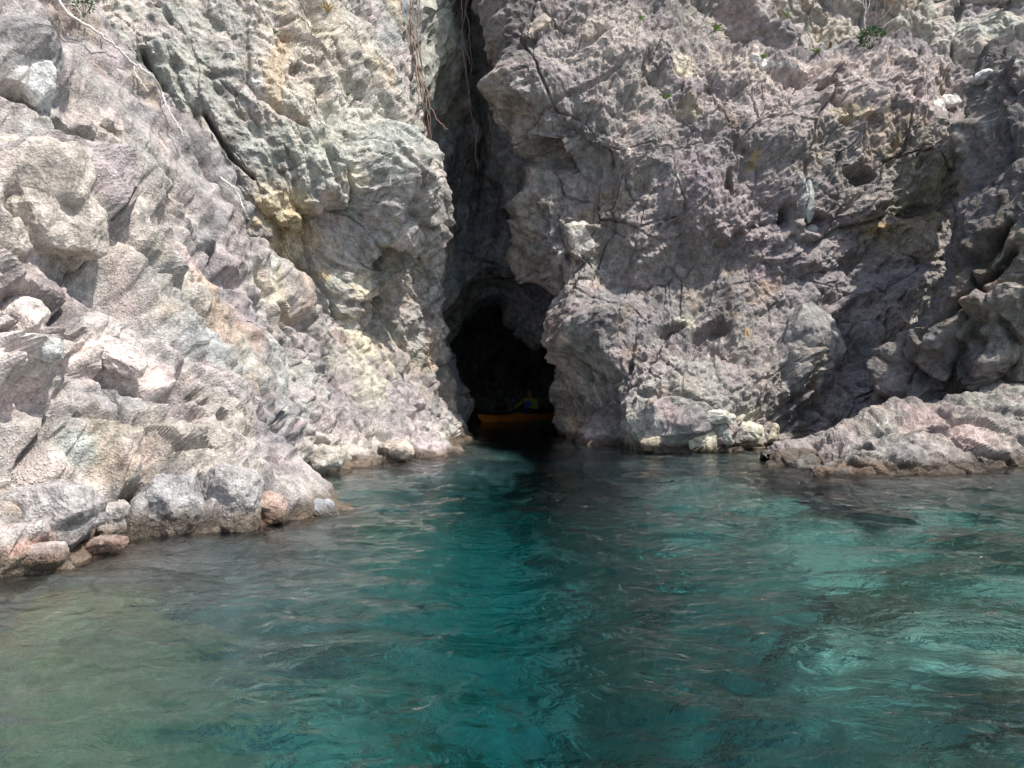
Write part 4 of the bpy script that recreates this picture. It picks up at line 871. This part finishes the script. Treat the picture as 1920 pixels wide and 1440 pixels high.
# ------------------------------------------------------------------ paddler (kayak local axes: -x towards the bow)
KM = Matrix.Translation(bow) @ Matrix.Rotation(math.atan2(hd.y, hd.x), 4, 'Z')
seat = KM @ Vector((3.02, 0, 0.04))
pers = empty('person', seat); pers.rotation_euler = kay.rotation_euler; pers.scale = (1.1, 1.1, 1.1)
tag(pers, 'person in blue vest, yellow-green sleeves and dark hat sitting in the orange kayak', 'person')
def skin_obj(name, verts, edges, mat, parent, root=0, sub=2):
    me = bpy.data.meshes.new(name); me.from_pydata([v[:3] for v in verts], edges, []); me.materials.append(mat)
    o = bpy.data.objects.new(name, me); COL.objects.link(o); o.parent = parent
    m = o.modifiers.new('skin', 'SKIN'); m.use_smooth_shade = True
    sv = me.skin_vertices[0].data
    for i, v in enumerate(verts):
        sv[i].radius = (v[3], v[4] if len(v) > 4 else v[3]); sv[i].use_root = (i == root)
    s2 = o.modifiers.new('sub', 'SUBSURF'); s2.levels = sub; s2.render_levels = sub
    return o
SKIN = simple('skin', (0.48, 0.27, 0.19), 0.55, 0.3, var=0.08, scale=20); SLEEVE = simple('yellow_green_fabric', (0.40, 0.47, 0.08), 0.8, 0.2, var=0.1, scale=15); VEST = simple('blue_vest_fabric', (0.04, 0.10, 0.60), 0.75, 0.2, var=0.1, scale=15); CHAR = simple('charcoal_fabric', (0.07, 0.065, 0.085), 0.85, 0.2, var=0.2, scale=15)
S = 1.0
# joints: x back(+)/forward(-), y: +y is away from the sea side, z up; seat at z 0.06
pel = (0.0, 0, 0.14, .13, .16); sp1 = (0.02, 0, 0.32, .11, .15); sp2 = (0.0, 0, 0.50, .11, .16); nk = (-0.01, 0, 0.64, .055); nk2 = (-0.02, 0, 0.71, .052); hd0 = (-0.035, 0, 0.79, .085, .075); hd1 = (-0.03, 0, 0.88, .085, .078); hd2 = (-0.02, 0, 0.94, .055, .05)
shR = (0.0, 0.19, 0.56, .062); elR = (-0.14, 0.36, 0.40, .045); wrR = (-0.36, 0.42, 0.30, .03)
shL = (0.0, -0.19, 0.56, .062); elL = (-0.05, -0.30, 0.33, .045); wrL = (-0.27, -0.20, 0.36, .03)
hipR = (-0.06, 0.10, 0.12, .09); knR = (-0.46, 0.17, 0.20, .062); anR = (-0.88, 0.10, 0.06, .042); toR = (-0.98, 0.10, 0.16, .03)
hipL = (-0.06, -0.10, 0.12, .09); knL = (-0.46, -0.17, 0.20, .062); anL = (-0.88, -0.10, 0.06, .042); toL = (-0.98, -0.10, 0.16, .03)
V_ = [pel, sp1, sp2, nk, nk2, hd0, hd1, hd2, shR, elR, wrR, shL, elL, wrL, hipR, knR, anR, toR, hipL, knL, anL, toL]
E_ = [(0, 1), (1, 2), (2, 3), (3, 4), (4, 5), (5, 6), (6, 7), (2, 8), (8, 9), (9, 10), (2, 11), (11, 12), (12, 13), (0, 14), (14, 15), (15, 16), (16, 17), (0, 18), (18, 19), (19, 20), (20, 21)]
def hand(w, dirv, side):
    d = Vector(dirv).normalized(); up_ = Vector((0, 0, 1)); lat = d.cross(up_).normalized()
    b = len(V_); wi = V_.index(w); base_ = Vector(w[:3])
    palm = base_+d*0.05; V_.append((*palm, .026, .02)); E_.append((wi, b))
    for k in range(4):
        o_ = lat*(k-1.5)*0.021; L = (0.075, 0.085, 0.08, 0.062)[k]
        a0 = palm+o_+d*0.035; a1 = a0+d*L*0.5-up_*0.012; a2 = a1+d*L*0.18-up_*0.034
        n_ = len(V_); V_.extend([(*a0, .0095), (*a1, .0088), (*a2, .008)]); E_.extend([(b, n_), (n_, n_+1), (n_+1, n_+2)])
    t0_ = palm+lat*side*0.036+d*0.0; t1_ = t0_+d*0.035+lat*side*0.012-up_*0.015
    n_ = len(V_); V_.extend([(*t0_, .011), (*t1_, .0095)]); E_.extend([(b, n_), (n_, n_+1)])
hand(wrR, (-1, 0.1, -0.2), -1); hand(wrL, (-0.9, 0.35, 0.05), 1)
body = skin_obj('body', V_, E_, SKIN, pers)
def fat(v, k): return (v[0], v[1], v[2], v[3]+k, (v[4] if len(v) > 4 else v[3])+k)
jk = [fat(pel, .015), fat(sp1, .015), fat(sp2, .015), fat((-0.01, 0, 0.625, .06), .012), fat(shR, .016), fat(elR, .016), fat((-0.33, 0.41, 0.315, .034), .012), fat(shL, .016), fat(elL, .016), fat((-0.245, -0.21, 0.357, .034), .012)]
skin_obj('jacket', jk, [(0, 1), (1, 2), (2, 3), (2, 4), (4, 5), (5, 6), (2, 7), (7, 8), (8, 9)], SLEEVE, pers)
skin_obj('vest', [(0.0, 0, 0.19, .15, .185), (0.01, 0, 0.33, .15, .185), (0.0, 0, 0.47, .15, .185), (0.0, 0, 0.565, .105, .14)], [(0, 1), (1, 2), (2, 3)], VEST, pers)
skin_obj('trousers', [fat(pel, .012), fat(hipR, .012), fat(knR, .012), fat(anR, .012), fat(hipL, .012), fat(knL, .012), fat(anL, .012)], [(0, 1), (1, 2), (2, 3), (0, 4), (4, 5), (5, 6)], CHAR, pers)
bm = bmesh.new()      # brimmed hat
prev = None
for rr_, zz in ((0.15, 0.875), (0.155, 0.868), (0.105, 0.895), (0.10, 0.94), (0.085, 0.985), (0.05, 1.0), (0.005, 1.003)):
    ring = [bm.verts.new((-0.03+rr_*1.08*math.cos(6.2832*k/28), rr_*math.sin(6.2832*k/28), zz-0.012*math.cos(2*6.2832*k/28)*(rr_ > .12))) for k in range(28)]
    if prev:
        for k in range(28): bm.faces.new((prev[k], prev[(k+1) % 28], ring[(k+1) % 28], ring[k]))
    prev = ring
mesh_obj('hat', bm, CHAR, pers)
bm = bmesh.new(); tube(bm, [(-0.115, 0, 0.84), (-0.137, 0, 0.815), (-0.132, 0, 0.80), (-0.112, 0, 0.795)], 0.010, 0.012, 8); mesh_obj('nose', bm, SKIN, pers)
EYE = simple('dark_eye', (0.02, 0.015, 0.012), 0.3); LIP = simple('lip', (0.34, 0.13, 0.11), 0.5)
for sy in (-1, 1):
    bm = bmesh.new(); bmesh.ops.create_uvsphere(bm, u_segments=10, v_segments=8, radius=0.012); [setattr(v, 'co', v.co+Vector((-0.108, sy*0.032, 0.842))) for v in bm.verts]; mesh_obj('eye', bm, EYE, pers)
    bm = bmesh.new(); tube(bm, [(-0.02, sy*0.078, 0.85), (-0.01, sy*0.092, 0.835), (-0.02, sy*0.085, 0.80)], 0.012, 0.009, 7); mesh_obj('ear', bm, SKIN, pers)
bm = bmesh.new(); tube(bm, [(-0.10, -0.025, 0.765), (-0.114, 0, 0.762), (-0.10, 0.025, 0.765)], 0.006, 0.006, 6); mesh_obj('mouth', bm, LIP, pers)
bm = bmesh.new()
for k in range(26):
    a = -1.9+3.8*k/25; p = Vector((-0.02+0.082*math.cos(a), 0.08*math.sin(a), 0.89)); tube(bm, [p, p+Vector((0.012*math.cos(a), 0.012*math.sin(a), -0.05)), p+Vector((0.002, 0, -0.10))], 0.012, 0.006, 5)
mesh_obj('hair', bm, simple('dark_hair', (0.03, 0.02, 0.015), 0.6), pers)
# ------------------------------------------------------------------ paddle resting across the far shoulder, gripped by the near hand
PM = KM @ Matrix.Translation((3.02, 0, 0))
pa = PM @ Vector((-0.55, 0.50, 0.20)); 
g0 = PM @ Vector((-0.517, 0.457, 0.32)); g1 = Vector(at(1003, 716, 28.95)); dv = (g1-g0).normalized()
lo = g0-dv*0.55; hi_ = lo+dv*2.15
pad = empty('paddle', lo); tag(pad, 'double-bladed kayak paddle held upright beside the person in the cave', 'paddle')
bm = bmesh.new(); tube(bm, [Vector((0, 0, 0)), dv*1.0, dv*2.15], 0.015, 0.015, 10); mesh_obj('shaft', bm, CHAR, pad)
sv_ = dv.cross(Vector((0, 1, 0))).normalized()
BLADE = simple('pale_blade', (0.22, 0.21, 0.22), 0.4, 0.4, var=0.08)
for e, sg in ((Vector((0, 0, 0)), -1), (dv*2.15, 1)):
    bm = bmesh.new(); prev = None
    for i in range(12):
        t = i/11; w = 0.085*math.sin(math.pi*min(1, 0.08+t*0.86))**0.7; cc = e+dv*sg*(t*0.46-0.06); bow_ = Vector((0, -1, 0))*0.03*math.sin(math.pi*t)
        ring = [bm.verts.new(cc-sv_*w+Vector((0, .004, 0))+bow_*0.3), bm.verts.new(cc+Vector((0, .008, 0))+bow_), bm.verts.new(cc+sv_*w+Vector((0, .004, 0))+bow_*0.3), bm.verts.new(cc+Vector((0, -.008, 0))+bow_)]
        if prev:
            for k in range(4): bm.faces.new((prev[k], prev[(k+1) % 4], ring[(k+1) % 4], ring[k]))
        else: bm.faces.new(ring[::-1])
        prev = ring
    bm.faces.new(prev); mesh_obj('blade', bm, BLADE, pad)
